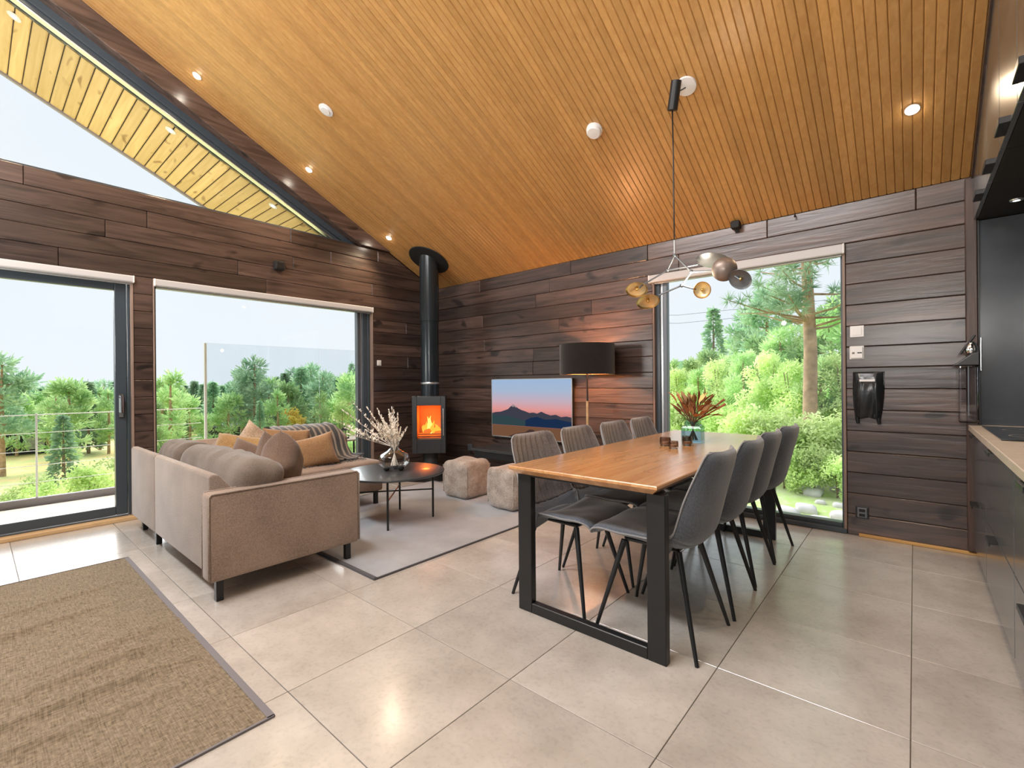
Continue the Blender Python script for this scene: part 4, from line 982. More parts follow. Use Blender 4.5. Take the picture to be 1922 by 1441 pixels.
for k, (dx, dyy, hh) in enumerate(((.20, .03, .30), (.215, .0, .27), (-.10, -.02, .33), (.12, .05, .33), (-.12, .03, .26))):
    nk = V1 + Vector((.01, 0, .14)); e = V1 + Vector((dx, dyy, hh))
    MB().tube([nk, nk.lerp(e, .75), e], [.003, .006, .009], 6).build('seed_pod', M['dried'], bq, smooth=1, loc=nk)
yl = MB()
for k in range(5): leaf(yl, V1 + Vector((.0, 0, .22)), Vector((rb_.uniform(-.15, .35), rb_.uniform(-.3, .3), 1)), .14, .014)
yl.build('yellow_plume', M['dried3'], bq, loc=V1)
def tealight(label, x, y, r_, h_, tall=False):
    P = Vector((x, y, TZ)); t = thing('tealight_holder', P, label, 'candle holder', 'glass tealight holders on the dining table')
    MB().lathe([(.005, .0), (r_ * .82, .0), (r_, .012), (r_, h_ * .7), (r_ * .92, h_), (r_ * .86, h_), (r_ * .92, h_ * .7), (r_ * .9, .014), (.005, .010)], P, 20).build('holder', M['smoke'], t, smooth=1, loc=P)
    MB().lathe([(.002, .011), (r_ * .6, .011), (r_ * .6, .026), (.002, .026)], P, 16).build('candle', M['white'], t, smooth=.6, loc=P)
    MB().tube([P + Vector((0, 0, .025)), P + Vector((.001, 0, .033))], .0012, 5).build('wick', M['blackmatt'], t, loc=P)
tealight('wide smoky glass tealight holder, leftmost of the three on the table', -1.245, 2.985, .036, .055)
tealight('low dark glass tealight holder, nearest of the three on the table', -1.150, 2.885, .030, .048)
tealight('tall dark glass tealight holder directly in front of the square vase', -1.135, 3.08, .033, .062)

# ------------------------------------------------------------------ branching pendant lamp
PC = Vector((-1.126, 3.093, cz(3.093)))
pen = thing('pendant_lamp', PC, 'branching pendant lamp with leaf shaped metal shades above the dining table', 'lamp')
MB().lathe([(.062, .0), (.066, .004), (.064, .018), (.03, .024)], PC, 32, mtx=q).build('ceiling_rose', M['white'], pen, smooth=.6, loc=PC)
T0 = Vector((-1.150, 2.985, 3.11)); T1 = Vector((-1.192, 3.02, 2.95)); 
MB().tube([T0 + (T0 - T1) * .02, T0, T1, T1 + (T1 - T0) * .02], [.018, .033, .033, .018], 14).build('cord_grip', M['black'], pen, smooth=.7, loc=T0)
MB().tube([PC + nrm * .02, PC + Vector((-.02, -.05, -.05)), T0.lerp(T1, .4)], .004, 6).build('hook', M['black'], pen, smooth=2, loc=PC)
HB = Vector((-1.178, 3.0, 1.99))
MB().tube([T1, T1.lerp(HB, .3) + Vector((.002, 0, 0)), T1.lerp(HB, .7), HB + Vector((0, 0, .10))], .0048, 8).build('cord', M['black'], pen, smooth=2, loc=T1)
H = {'top': HB, 'a': Vector((-1.069, 3.0, 1.866)), 'b': Vector((-1.128, 2.99, 1.786)), 'c': Vector((-1.235, 3.02, 1.905)), 'd': Vector((-1.43, 3.04, 1.835))}
MB().tube([HB + Vector((0, 0, .10)), HB], .006, 8).build('stem', M['alu'], pen, smooth=1, loc=HB)
def arm(a, b, mat='greymet'): MB().tube([a, b], .0055, 8).build('arm', M[mat], pen, smooth=1, loc=a)
arm(H['top'], H['a']); arm(H['top'], H['c']); arm(H['a'], H['b']); arm(H['c'], H['d'])
for k in ('top', 'a', 'b', 'c'): MB().lathe([(.003, -.013), (.011, -.007), (.013, 0), (.011, .007), (.003, .013)], H[k], 12).build('joint', M['greymet'], pen, smooth=2, loc=H[k])
def disc_shade(name, c, axis, r_, mat, inner, depth=.025, sx=1.0, roll=0):
    """shallow dished shade; axis points out of the open side"""
    qm = Vector((0, 0, 1)).rotation_difference(Vector(axis).normalized()).to_matrix() @ Matrix.Rotation(roll, 3, 'Z') @ Matrix.Diagonal((sx, 1, 1))
    o = MB().lathe([(.004, -depth), (r_ * .45, -depth * .86), (r_ * .8, -depth * .5), (r_, 0), (r_ * .985, .001), (r_ * .79, -depth * .42), (r_ * .44, -depth * .76), (.004, -depth * .88)], c, 28, mtx=qm).build(name, M[mat], pen, smooth=1.2, loc=c)
    MB().lathe([(.004, -depth * .86), (r_ * .44, -depth * .74), (r_ * .78, -depth * .40), (r_ * .96, -.002)], c, 28, mtx=qm, cap=False).build('shade_lining', M[inner], o, smooth=2, loc=c)
    MB().lathe([(.006, -depth * .9), (.010, -depth * .9), (.011, -.004), (.004, .004)], c, 12, mtx=qm).build('bulb', M['led'] if False else M['brass'], o, smooth=2, loc=c)
c1 = Vector((-.862, 2.97, 1.842)); arm(H['a'], c1 + Vector((-.045, .0, .0)))
disc_shade('shade', c1, (-.35, .9, .12), .072, 'bronze', 'goldlit', .035)
c2 = Vector((-.772, 2.96, 1.765)); arm(c1, c2)
disc_shade('shade', c2, (-.15, -.75, -.55), .066, 'greymet', 'greymet', .016, 1.0)
c3 = Vector((-.991, 2.96, 1.733)); arm(H['b'], c3 + Vector((-.04, 0, .01)))
disc_shade('shade', c3, (.15, -.95, -.25), .052, 'brass', 'goldlit', .03)
c4 = Vector((-1.353, 2.98, 1.706)); arm(H['b'], c4 + Vector((.075, 0, .035)))
disc_shade('shade', c4, (.30, -.35, -.80), .075, 'brass', 'goldlit', .03, 1.05)
c5 = Vector((-1.464, 3.04, 1.81)); arm(H['d'], c5 + Vector((.02, 0, .01)))
disc_shade('shade', c5, (.2, -.45, -.75), .075, 'brass', 'goldlit', .026)
c6 = Vector((-.965, 3.08, 1.935)); arm(H['c'], c6 + Vector((-.085, -.02, -.015)))
disc_shade('shade', c6, (.10, .35, 1), .092, 'greymet', 'greymet', .022, 1.1)
pl = light('POINT', 'pendant_light', (0, 0, 0), 8, (1, .80, .58), shadow_soft_size=.022); pl.parent = pen; pl.location = Vector((-1.08, 2.98, 1.90)) - PC + Vector((0, 0, -.10))

# ------------------------------------------------------------------ ceiling fittings
def on_ceiling(x, y, z=None): return Vector((x, y, cz(y)))
def downlight(x, y, label, power=8, cone=125):
    P = on_ceiling(x, y); t = thing('ceiling_spotlight', P, label, 'spotlight', 'recessed ceiling spotlights')
    MB().lathe([(.026, .0), (.036, .0), (.038, .003), (.036, .006), (.027, .006)], P, 24, mtx=q).build('trim_ring', M['white'], t, smooth=.6, loc=P)
    MB().lathe([(.001, .002), (.026, .002), (.025, .012), (.018, .018), (.001, .020)], P, 20, mtx=q).build('lens', M['spot'], t, loc=P)
    l = light('SPOT', 'spotlight_beam', (0, 0, 0), power, WARM, spot_size=math.radians(cone), spot_blend=.8, shadow_soft_size=.03)
    l.parent = t; l.location = nrm * .03; l.rotation_mode = 'QUATERNION'; l.rotation_quaternion = Vector((0, 0, -1)).rotation_difference(nrm)
downlight(-4.901, 1.352, 'ceiling spotlight above the glass door end of the gable wall', 42, 112)
downlight(-4.897, 2.377, 'ceiling spotlight above the middle of the big gable window', 42, 112)
downlight(-4.914, 3.388, 'ceiling spotlight next to the stove pipe collar', 42, 112)
downlight(.002, 3.738, 'ceiling spotlight above the kitchen end of the plank wall', 26)
downlight(.0, 2.70, 'ceiling spotlight at the top edge above the kitchen', 12)
downlight(.0, 1.66, 'ceiling spotlight above the viewer by the kitchen cabinets', 14)
downlight(-4.9, .33, 'ceiling spotlight at the high end of the gable wall', 12)
downlight(.0, .6, 'ceiling spotlight behind the viewer by the kitchen cabinets', 26)
P = on_ceiling(-3.957, 2.081)
vv = thing('air_valve', P, 'small white round air valve on the sloping ceiling', 'vent')
MB().lathe([(.05, .0), (.062, .0), (.065, .006), (.05, .012)], P, 28, mtx=q).build('valve_ring', M['white'], vv, smooth=.6, loc=P)
MB().lathe([(.001, .004), (.040, .004), (.038, .02), (.001, .022)], P, 24, mtx=q).build('valve_disc', M['white'], vv, smooth=.6, loc=P)
P = on_ceiling(-1.842, 3.131)
sd = thing('smoke_detector', P, 'white round smoke detector in the middle of the ceiling', 'detector')
MB().lathe([(.062, .0), (.062, .014), (.058, .016)], P, 32, mtx=q).build('mount', M['white'], sd, smooth=.5, loc=P)
MB().lathe([(.056, .016), (.058, .02), (.056, .036), (.046, .044), (.001, .046)], P, 32, mtx=q).build('cover', M['white'], sd, smooth=.5, loc=P)
P = Vector((-1.150, YW - .045, 2.515))
sk = thing('wall_speaker', P, 'small black box speaker under the ceiling at the top of the plank wall', 'speaker')
bx('speaker_box', M['blackmatt'], sk, P.x - .034, P.x + .034, YW - .085, YW - .01, 2.475, 2.535, .006, 2)
bx('bracket', M['black'], sk, P.x - .015, P.x + .015, YW - .012, YW + .002, 2.45, 2.475, 0)
hk = tag(MB().tube([(-.714, YW + .002, 2.49), (-.714, YW - .03, 2.49), (-.714, YW - .04, 2.475)], .006, 6).build('cup_hook', M['black'], None, smooth=1, loc=(-.714, YW, 2.49)), 'tiny black hook at the top of the plank wall', 'hook')
P = Vector((XG, 2.174, 2.448))
sq = thing('wall_spotlight', P, 'black square wall lamp on the plank lintel above the big window', 'lamp')
bx('lamp_body', M['blackmatt'], sq, XG - .002, XG + .06, 2.125, 2.222, 2.405, 2.495, .004)
bx('lamp_front', M['black'], sq, XG + .06, XG + .064, 2.135, 2.212, 2.415, 2.485, .002)

# ------------------------------------------------------------------ fittings on the walls
def switch(label, P, axis, w_=.085, h_=.085, mat='white', rock=True, name='light_switch', cat='switch'):
    t = thing(name, P, label, cat)
    def b(nm, a0, a1, d0, d1, z0, z1, mt, bv=.003):
        if axis == 'x': bx(nm, M[mt], t, P.x + a0, P.x + a1, P.y - d1, P.y - d0, P.z + z0, P.z + z1, bv, 2)
        else: bx(nm, M[mt], t, P.x + d0, P.x + d1, P.y + a0, P.y + a1, P.z + z0, P.z + z1, bv, 2)
    b('plate', -w_ / 2, w_ / 2, -.003, .010, -h_ / 2, h_ / 2, mat)
    return t, b
t, b = switch('square white switch plate on the plank wall beside the tall window', Vector((-.322, YW, 1.531)), 'x'); b('rocker', -.028, .028, .010, .014, -.028, .028, 'white')
t, b = switch('white thermostat with a small display below the square switch plate', Vector((-.324, YW, 1.372)), 'x', .088, .10, name='thermostat', cat='thermostat')
b('cover', -.038, .038, .010, .022, -.044, .044, 'white', .008); b('display', .004, .032, .0215, .023, -.006, .002, 'blackmatt', 0); b('dial_mark', -.028, -.012, .0215, .023, -.010, .004, 'grout', 0)
t, b = switch('white switch on the dark wall between the big window and the stove', Vector((XG, 3.418, 1.437)), 'y', .06, .07); b('rocker', -.02, .02, .010, .014, -.022, .022, 'white')
t, b = switch('dark double wall socket low on the plank wall beside the tall window', Vector((-.300, YW, .178)), 'x', .078, .088, 'black', name='wall_socket', cat='socket')
b('socket_frame', -.030, .030, .010, .016, -.036, .036, 'greymet'); b('socket_hole', -.018, .018, .015, .018, .006, .028, 'blackmatt', .002); b('socket_hole', -.018, .018, .015, .018, -.028, -.006, 'blackmatt', .002)
# black bag on a peg
B0 = Vector((-.255, YW - .005, 1.228))
bg = thing('hanging_bag', B0, 'black shiny bag hanging from a peg below the thermostat', 'bag')
def bag():
    vs = []; fs = []; nx, nz_ = 16, 22
    for side in (0, 1):
        for i in range(nz_ + 1):
            v = i / nz_; hw = .092 - .018 * v + .010 * math.sin(v * 3) if v > .06 else .094
            for j in range(nx + 1):
                u = -1 + 2 * j / nx; th = .045 * (1 - u ** 4) * math.sin(PI * min(1, .12 + v * .86)) ** .8
                bot = .025 * (1 - abs(u)) if v > .85 else 0
                f = .006 * math.sin(u * 5 + v * 4) * v + .010 * math.exp(-((abs(u) - .45 - .2 * v) / .10) ** 2) * (v > .15)
                y = YW - .002 - (side * (th + f) + .002)
                vs.append((B0.x + u * hw - .006 * v, y, B0.z - .355 * v + bot * (v - .85) * 4))
        o = side * (nz_ + 1) * (nx + 1)
        for i in range(nz_):
            for j in range(nx):
                a = o + i * (nx + 1) + j; fs.append((a, a + 1, a + nx + 2, a + nx + 1))
    N = (nz_ + 1) * (nx + 1)
    rim = [i * (nx + 1) for i in range(nz_ + 1)] + [nz_ * (nx + 1) + j for j in range(1, nx + 1)] + [i * (nx + 1) + nx for i in range(nz_ - 1, -1, -1)] + [j for j in range(nx - 1, 0, -1)]
    for a, b_ in zip(rim, rim[1:] + rim[:1]): fs.append((a, b_, b_ + N, a + N))
    MB().add(vs, fs).build('bag_body', M['bag'], bg, smooth=4, loc=B0)
bag()
bx('label_strip', M['white'], bg, B0.x - .052, B0.x + .040, YW - .053, YW - .049, 1.155, 1.172, .001)
MB().lathe([(.001, -.006), (.009, -.004), (.010, .004), (.001, .007)], B0 + Vector((-.004, -.014, -.010)), 12, mtx=Matrix.Rotation(PI / 2, 3, 'X')).build('peg', M['alu'], bg, smooth=1, loc=B0)
for dx in (-.07, .055): MB().tube([B0 + Vector((dx, -.012, -.34)), B0 + Vector((dx + .006, -.014, -.385))], [.014, .010], 8).build('strap', M['bag'], bg, smooth=1, loc=B0)

# ------------------------------------------------------------------ kitchen along the right-hand wall
KX = .290
def handle(par, y, z): 
    MB().box(KX - .032, KX + .002, y - .075, y + .075, z - .003, z + .003).box(KX - .032, KX - .028, y - .075, y + .075, z - .016, z).build('handle', M['black'], par, bevel=(.001, 1), loc=(KX, y, z))
def base_unit(y0, y1, label, zs=((.075, .405), (.411, .826))):
    t = thing('base_cabinet', (KX + .3, (y0 + y1) / 2, 0), label, 'cabinet')
    bx('carcass', M['blackmatt'], t, KX + .022, XR - .002, y0 + .002, y1 - .002, .07, .829, 0)
    bx('plinth', M['blackmatt'], t, KX + .045, KX + .06, y0, y1, 0, .072, 0)
    for z0, z1 in zs:
        d = bx('drawer_front', M['front'], t, KX, KX + .02, y0 + .004, y1 - .004, z0, z1, .0015)
        handle(d, (y0 + y1) / 2 + .05, z1 - .004)
base_unit(3.585, 4.325, 'charcoal drawer cabinet in the corner against the plank wall')
base_unit(2.65, 3.580, 'charcoal drawer cabinet second from the plank wall')
base_unit(1.75, 2.645, 'charcoal drawer cabinet third from the plank wall, cut by the picture edge')
base_unit(.9, 1.745, 'charcoal drawer cabinet beside the viewer')
cnt = tag(bx('worktop', M['counter'], None, .268, XR - .001, .9, 4.328, .830, .868, .003), 'pale beige kitchen worktop along the right wall', 'worktop')
hob = thing('induction_hob', (.60, 3.75, .868), 'black glass induction hob set on the worktop', 'hob')
bx('hob_plate', M['hob'], hob, .318, .86, 3.26, 4.12, .868, .875, .002)
for (x, y, r_) in ((.46, 3.5, .09), (.7, 3.5, .075), (.46, 3.88, .075), (.7, 3.88, .1)): MB().lathe([(r_ - .003, .8752), (r_, .8754), (r_ + .003, .8752)], (x, y, 0), 32, cap=False).build('ring_mark', M['grout'], hob, loc=(x, y, .875))
snk = tag(bx('sink_insert', M['hob'], None, .36, .82, 2.45, 3.0, .868, .872, .004), 'dark sink insert in the worktop at the picture edge', 'sink')
sp_ = tag(bx('splash_back', M['panel'], None, .325, XR - .001, 4.300, 4.325, .868, 2.20, .002), 'dark slate splash panel closing the end of the kitchen niche', 'panel')
sp2 = tag(bx('splash_back', M['panel'], None, XR - .022, XR - .002, .9, 4.298, .870, 2.20, .002), 'dark slate back panel behind the worktop', 'panel')
bx('panel_edge', M['black'], sp_, .318, .327, 4.285, 4.328, .868, 2.20, .001)
struct(bx('trim_4', M['plank_z'], None, .262, .318, YW - .045, YW - .001, .03, EAVE - .02, .004), 'dark upright corner strip at the kitchen end')
# upper cabinets
def upper(y0, y1, label, hand=True):
    t = thing('wall_cabinet', (KX + .3, (y0 + y1) / 2, 2.205), label, 'cabinet')
    def pr_(x0, x1, z0, drop): return MB().prism([(x0, y0 + .002, z0), (x0, y1 - .002, z0), (x0, y1 - .002, cz(y1) - drop), (x0, y0 + .002, cz(y0) - drop)], (x1 - x0, 0, 0))
    d = pr_(KX + .012, KX + .032, 2.210, .055).build('door', M['front'], t, bevel=(.0015, 1), loc=(KX, (y0 + y1) / 2, 2.21))
    pr_(KX + .034, XR - .002, 2.205, .055).build('carcass', M['blackmatt'], t, loc=(KX, (y0 + y1) / 2, 2.21))
    if hand: MB().box(KX - .022, KX + .014, (y0 + y1) / 2 - .075, (y0 + y1) / 2 + .075, 2.208, 2.235).build('handle', M['black'], d, bevel=(.002, 1), loc=(KX, (y0 + y1) / 2, 2.2))
upper(4.03, 4.325, 'narrow dark filler cabinet above the splash panel', False)
upper(3.545, 4.025, 'dark wall cabinet nearest the plank wall with a black tab handle')
upper(3.065, 3.540, 'dark wall cabinet second from the plank wall with a black tab handle')
upper(2.585, 3.060, 'dark wall cabinet third from the plank wall with a black tab handle')
upper(2.105, 2.580, 'dark wall cabinet fourth from the plank wall')
upper(1.625, 2.100, 'dark wall cabinet fifth from the plank wall')
upper(.9, 1.620, 'dark wall cabinet above the viewer')
for (x, y) in ((.456, 3.96), (.456, 3.2)):
    P = Vector((x, y, 2.205)); t = thing('cabinet_light', P, 'small oval light under the wall cabinets, ' + ('near the splash panel' if y > 3.5 else 'over the hob front'), 'light')
    MB().lathe([(.030, 0), (.028, -.006), (.024, -.007)], P, 20).build('light_ring', M['alu'], t, smooth=.6, loc=P); MB().lathe([(.001, -.0065), (.023, -.0065), (.001, -.008)], P, 16).build('lens', M['led'], t, loc=P)
    l = light('SPOT', 'cabinet_beam', (0, 0, -.012), 3, (1, .93, .82), spot_size=math.radians(120), spot_blend=.8, shadow_soft_size=.02); l.parent = t
# clear dispenser with black and chrome top hanging on the corner strip
D0 = Vector((.268, 4.235, .88))
dsp = thing('dispenser', D0, 'clear wall dispenser with a black and chrome head at the kitchen corner', 'dispenser')
MB().box(D0.x - .05, D0.x + .045, D0.y - .05, D0.y + .05, .885, 1.255).build('clear_body', M['acrylic'], dsp, bevel=(.012, 3), loc=D0)
MB().box(D0.x - .004, D0.x + .002, D0.y - .002, D0.y + .002, .93, 1.25).build('inner_tube', M['greymet'], dsp, loc=D0)
MB().prism([(D0.x - .075, D0.y - .05, 1.255), (D0.x + .05, D0.y - .05, 1.255), (D0.x + .05, D0.y - .05, 1.345), (D0.x + .01, D0.y - .05, 1.33)], (0, .10, 0)).build('spout_head', M['black'], dsp, bevel=(.006, 2), loc=D0)
MB().lathe([(.004, 1.33), (.03, 1.335), (.036, 1.36), (.026, 1.40), (.006, 1.415)], (D0.x + .012, D0.y, 0), 18).build('knob', M['chrome'], dsp, smooth=1, loc=D0)
MB().tube([(D0.x - .04, D0.y - .02, 1.33), (D0.x + .03, D0.y - .02, 1.45)], .006, 8).build('lever', M['black'], dsp, smooth=1, loc=D0)
MB().box(D0.x + .03, D0.x + .05, D0.y + .03, 4.30, 1.26, 1.34).build('mount', M['black'], dsp, loc=D0)
MB().tube([(D0.x + .055, D0.y - .045, 1.22), (D0.x + .055, D0.y - .045, 1.43)], .005, 8).build('chrome_bar', M['chrome'], dsp, smooth=1, loc=D0)

# ================================================================== OUTSIDE
# ------------------------------------------------------------------ deck, railing, wind screen
deck = struct(MB().box(-6.74, XG - .26, -1.2, 4.9, -.22, -.06).build('deck', M['fascia']), 'pale timber deck outside the gable windows')
x = -6.70
while x < XG - .30:
    bx('deck_board', M['deck'], deck, x, x + .136, -1.2, 4.9, -.06, -.03, .004); x += .142
bx('deck_edge', M['fascia'], deck, -6.80, -6.74, -1.2, 4.9, -.25, .045, .006)
rl = thing('deck_railing', (-6.77, .4, 0), 'pale wire railing along the edge of the deck', 'railing')
for y in (-.62, .43, 1.40):
    bx('post', M['rail'], rl, -6.778, -6.762, y - .008, y + .008, .045, .90, .003)
for z in (.20, .37, .52, .70, .885):
    MB().tube([(-6.77, -1.2, z), (-6.77, 1.88, z)], .003 if z < .8 else .005, 6).build('wire', M['rail'], rl, loc=(-6.77, .4, z))
ws = thing('wind_screen', (-6.7, 3.3, 0), 'tall clear glass wind screen along the deck beyond the sofa', 'screen')
for a, b in ((1.92, 3.38), (3.39, 4.85)):
    MB().box(-6.706, -6.694, a, b, .05, 1.70).build('glass_panel', M['screen_gl'], ws, loc=(-6.7, a, .05))
bx('post', M['rail'], ws, -6.72, -6.68, 1.895, 1.92, -.03, 1.70, .003)
for y in (3.385, 4.86): bx('clamp', M['rail'], ws, -6.72, -6.68, y - .012, y + .012, -.03, .30, .003)
def garden_chair(x, y, rz, label):
    t = thing('garden_chair', (0, 0, 0), label, 'chair')
    for i in range(6): MB().box(-.22, .20, -.235 + .08 * i, -.175 + .08 * i, .395, .415).build('seat_slat', M['slat'], t, bevel=(.003, 1))
    for i in range(6): 
        mm = Matrix.Translation((-.22, 0, .41)) @ Matrix.Rotation(math.radians(-14), 4, 'Y')
        MB().box(-.012, .012, -.235 + .08 * i, -.175 + .08 * i, .0, .42, mm).build('back_slat', M['slat'], t, bevel=(.003, 1))
    for sx in (-.2, .18):
        for sy in (-.235, .235): MB().tube([(sx, sy, 0), (sx, sy, .40 if sx > 0 else .62)], .016, 8).build('leg', M['blackmatt'], t, smooth=.7)
    for sy in (-.235, .235): MB().box(-.25, .22, sy - .02, sy + .02, .60, .62).build('armrest', M['slat'], t, bevel=(.003, 1))
    t.location = (x, y, -.03); t.rotation_euler.z = rz
garden_chair(-6.05, 4.05, PI * .75, 'slatted wooden garden chair on the deck beyond the sofa')
gt = thing('garden_table', (-6.28, 3.62, -.03), 'low dark garden table on the deck holding a lantern', 'table')
for i in range(5): bx('table_slat', M['slat'], gt, -6.50 + .09 * i, -6.42 + .09 * i, 3.40, 3.84, .36, .38, .003)
for a in (-6.47, -6.09):
    for b in (3.44, 3.80): MB().tube([(a, b, -.03), (a, b, .36)], .015, 8).build('leg', M['blackmatt'], gt, smooth=.7, loc=(a, b, -.03))
G0 = Vector((-6.3, 3.55, .38)); ln = thing('lantern', G0, 'small dark lantern on the garden table outside', 'lantern')
bx('lantern_base', M['blackmatt'], ln, G0.x - .05, G0.x + .05, G0.y - .05, G0.y + .05, .38, .395, .002)
for a in (-.045, .045):
    for b in (-.045, .045): bx('corner_post', M['blackmatt'], ln, G0.x + a - .004, G0.x + a + .004, G0.y + b - .004, G0.y + b + .004, .395, .50, 0)
MB().lathe([(.075, .50), (.02, .54), (.012, .56)], (G0.x, G0.y, 0), 4).build('lantern_roof', M['blackmatt'], ln, loc=G0)
def eave_light(x, y, label):
    z = sz(y); P = Vector((x, y, z)); t = thing('eave_spotlight', P, label, 'spotlight', 'spotlights in the roof overhang')
    MB().lathe([(.03, .0), (.045, .0), (.046, .004), (.03, .006)], P, 20, mtx=q).build('trim_ring', M['white'], t, smooth=.6, loc=P); MB().lathe([(.001, .002), (.029, .002), (.001, .012)], P, 16, mtx=q).build('lens', M['spot'], t, loc=P)
    l = light('SPOT', 'eave_beam', (0, 0, 0), 40, WARM, spot_size=math.radians(120), spot_blend=.8, shadow_soft_size=.03); l.parent = t; l.location = nrm * .03
eave_light(-5.52, .245, 'outdoor spotlight at the top of the boarded roof overhang')
eave_light(-5.50, 1.29, 'outdoor spotlight in the middle of the boarded roof overhang')
eave_light(-5.50, 2.25, 'outdoor spotlight at the low end of the boarded roof overhang')

for y_, pw, nm_ in ((-.3, 26, 'at the high end'), (.5, 24, 'second from the high end'), (1.2, 15, 'second from the low end'), (1.9, 7, 'at the low end')):                       # fill lights added unseen below the lintel to brighten the boarded soffit
    P = Vector((XG - .32, y_, 2.30)); t = thing('soffit_fill_light', P, 'added unseen soffit fill light on the gable wall, ' + nm_, 'lamp', 'added soffit fill lights')
    MB().lathe([(.02, -.06), (.04, -.05), (.045, .05), (.040, .05), (.036, -.04)], P, 16).build('lamp_body', M['blackmatt'], t, smooth=.6, loc=P)
    l = light('SPOT', 'soffit_fill_beam', (0, 0, .06), pw, (1, .93, .80), (math.radians(180 - 4), math.radians(-30), 0), spot_size=math.radians(135), spot_blend=1, shadow_soft_size=.04); l.parent = t

# ------------------------------------------------------------------ terrain
def gz(x, y):
    """ground height: slopes down to the west, gently up to the north"""
    d = max(0, -x - 6.5)
    west = -1.0 - 3.6 * min(1, d / 26) + (0 if d < 45 else min(5.2, (d - 45) * .10))
    n = max(0, y - 4.6)
    north = -.62 - .02 * n + .045 * max(0, n - 4)
    t = min(1, max(0, (-x - 4.5) / 5.0)) * (1 if y < 9 else max(0, 1 - 0 * y))
    h = north * (1 - t) + west * t
    if y > 9 and x < -9: h = west * .6 + max(north, -1.5) * .4 if y > 20 else west
    return h + .12 * mnoise.noise(Vector((x * .25, y * .25, 0)))
def sheet(name, x0, x1, y0, y1, nx, ny, zf, mat, label):
    vs = []; fs = []
    for i in range(nx + 1):
        for j in range(ny + 1):
            x_ = x0 + (x1 - x0) * i / nx; y_ = y0 + (y1 - y0) * j / ny; vs.append((x_, y_, zf(x_, y_)))
    for i in range(nx):
        for j in range(ny):
            a = i * (ny + 1) + j; fs.append((a, a + ny + 1, a + ny + 2, a + 1))
    return struct(MB().add(vs, fs).build(name, mat, None, smooth=4), label)
def zw(x, y):
    d = max(0, -x - 6.9)
    return -1.1 - 3.5 * min(1, d / 24) + .25 * mnoise.noise(Vector((x * .15, y * .15, 0)))
sheet('ground_meadow', -72, -6.9, -40, 80, 60, 70, zw, M['meadow'], 'autumn coloured meadow falling away from the deck')
def zn(x, y):
    n = y - 4.6
    return -.68 + .035 * max(0, n - 1) + .02 * max(0, n - 12) + .10 * mnoise.noise(Vector((x * .4, y * .4, 5))) - .12 * max(0, -x - 4)
sheet('ground_slope', -7.0, 16, 4.58, 60, 40, 70, zn, M['slope'], 'grassy slope outside the tall window')
def hill(name, cx, cy, rx, ry, h, label, base):
    vs = []; fs = []; nr, na = 8, 48
    for i in range(nr + 1):
        for j in range(na):
            a = 2 * PI * j / na; r_ = i / nr; x_, y_ = cx + rx * r_ * math.cos(a), cy + ry * r_ * math.sin(a)
            vs.append((x_, y_, base + h * (1 - r_ * r_) + .35 * mnoise.noise(Vector((x_ * .12, y_ * .12, 0)))))
    for i in range(nr):
        for j in range(na): a = i * na + j; b_ = i * na + (j + 1) % na; fs.append((a, b_, b_ + na, a + na))
    struct(MB().add(vs, fs).build(name, M['hill'], None, smooth=4), label)
hill('hill_1', -115, 20, 50, 110, 5.6, 'forested ridge on the horizon beyond the meadow', -5)
hill('hill_2', -22, 92, 60, 34, 9.5, 'forested ridge on the horizon beyond the tall window', -4)

# ------------------------------------------------------------------ trees
RT = random.Random(21)
def sprig(mb, p, d, l, wd):
    d = d.normalized(); s = d.cross(Vector((RT.uniform(-1, 1), RT.uniform(-1, 1), RT.uniform(-1, 1)))).normalized() * wd
    mb.add([p - s * .5, p + s * .5, p + d * l + s * .35, p + d * l * 1.15, p + d * l - s * .35], [(0, 1, 2, 3, 4)])
def mk_spruce(h, r, n, wd=.16):
    fo = MB(); 
    for k in range(n):
        t = RT.random() ** 1.25; z = h * (.10 + .88 * t); rr = r * (1 - t) ** .85 + .05
        a = RT.uniform(0, 2 * PI); q_ = RT.uniform(.25, 1) ** .6
        lay = .82 + .18 * math.sin(z * 9 / h * PI + a)
        p = Vector((math.cos(a) * rr * q_ * lay, math.sin(a) * rr * q_ * lay, z - .10 * rr * q_))
        sprig(fo, p, Vector((math.cos(a), math.sin(a), RT.uniform(-.55, .25))), RT.uniform(.6, 1.1) * wd * 2.2, wd * RT.uniform(.6, 1.1))
    for k in range(6): sprig(fo, Vector((0, 0, h * (.93 + .012 * k))), Vector((RT.uniform(-.3, .3), RT.uniform(-.3, .3), 1)), h * .03, .05)
    tr = MB().tube([(0, 0, -.3), (0, 0, h * .5), (0, 0, h * .96)], [.022 * h, .014 * h, .004], 7)
    return fo, tr
def mk_pine(h, r, n, wd=.2, low=.35):
    fo = MB(); tr = MB().tube([(0, 0, -.3), (.02 * h * RT.uniform(-1, 1), 0, h * .5), (0, 0, h * .97)], [.022 * h, .017 * h, .006 * h], 8)
    cl = []
    for k in range(26):
        t = RT.uniform(low, 1); a = RT.uniform(0, 2 * PI); rr = r * math.sin(PI * min(1, .25 + .72 * (t - low) / (1 - low))) ** .7 * RT.uniform(.35, 1)
        c = Vector((math.cos(a) * rr, math.sin(a) * rr, h * t * .98)); cl.append(c)
        if k % 2 == 0: tr.tube([(0, 0, max(.2 * h, c.z - .25 * rr)), c], [.006 * h, .002 * h], 5)
    for k in range(n):
        c = cl[k % len(cl)]; d = Vector((RT.gauss(0, 1), RT.gauss(0, 1), RT.gauss(0, .7))).normalized(); s = r * .34
        sprig(fo, c + d * s * RT.random() ** .5, d + Vector((0, 0, .35)), wd * RT.uniform(1, 2), wd * RT.uniform(.35, .7))
    return fo, tr
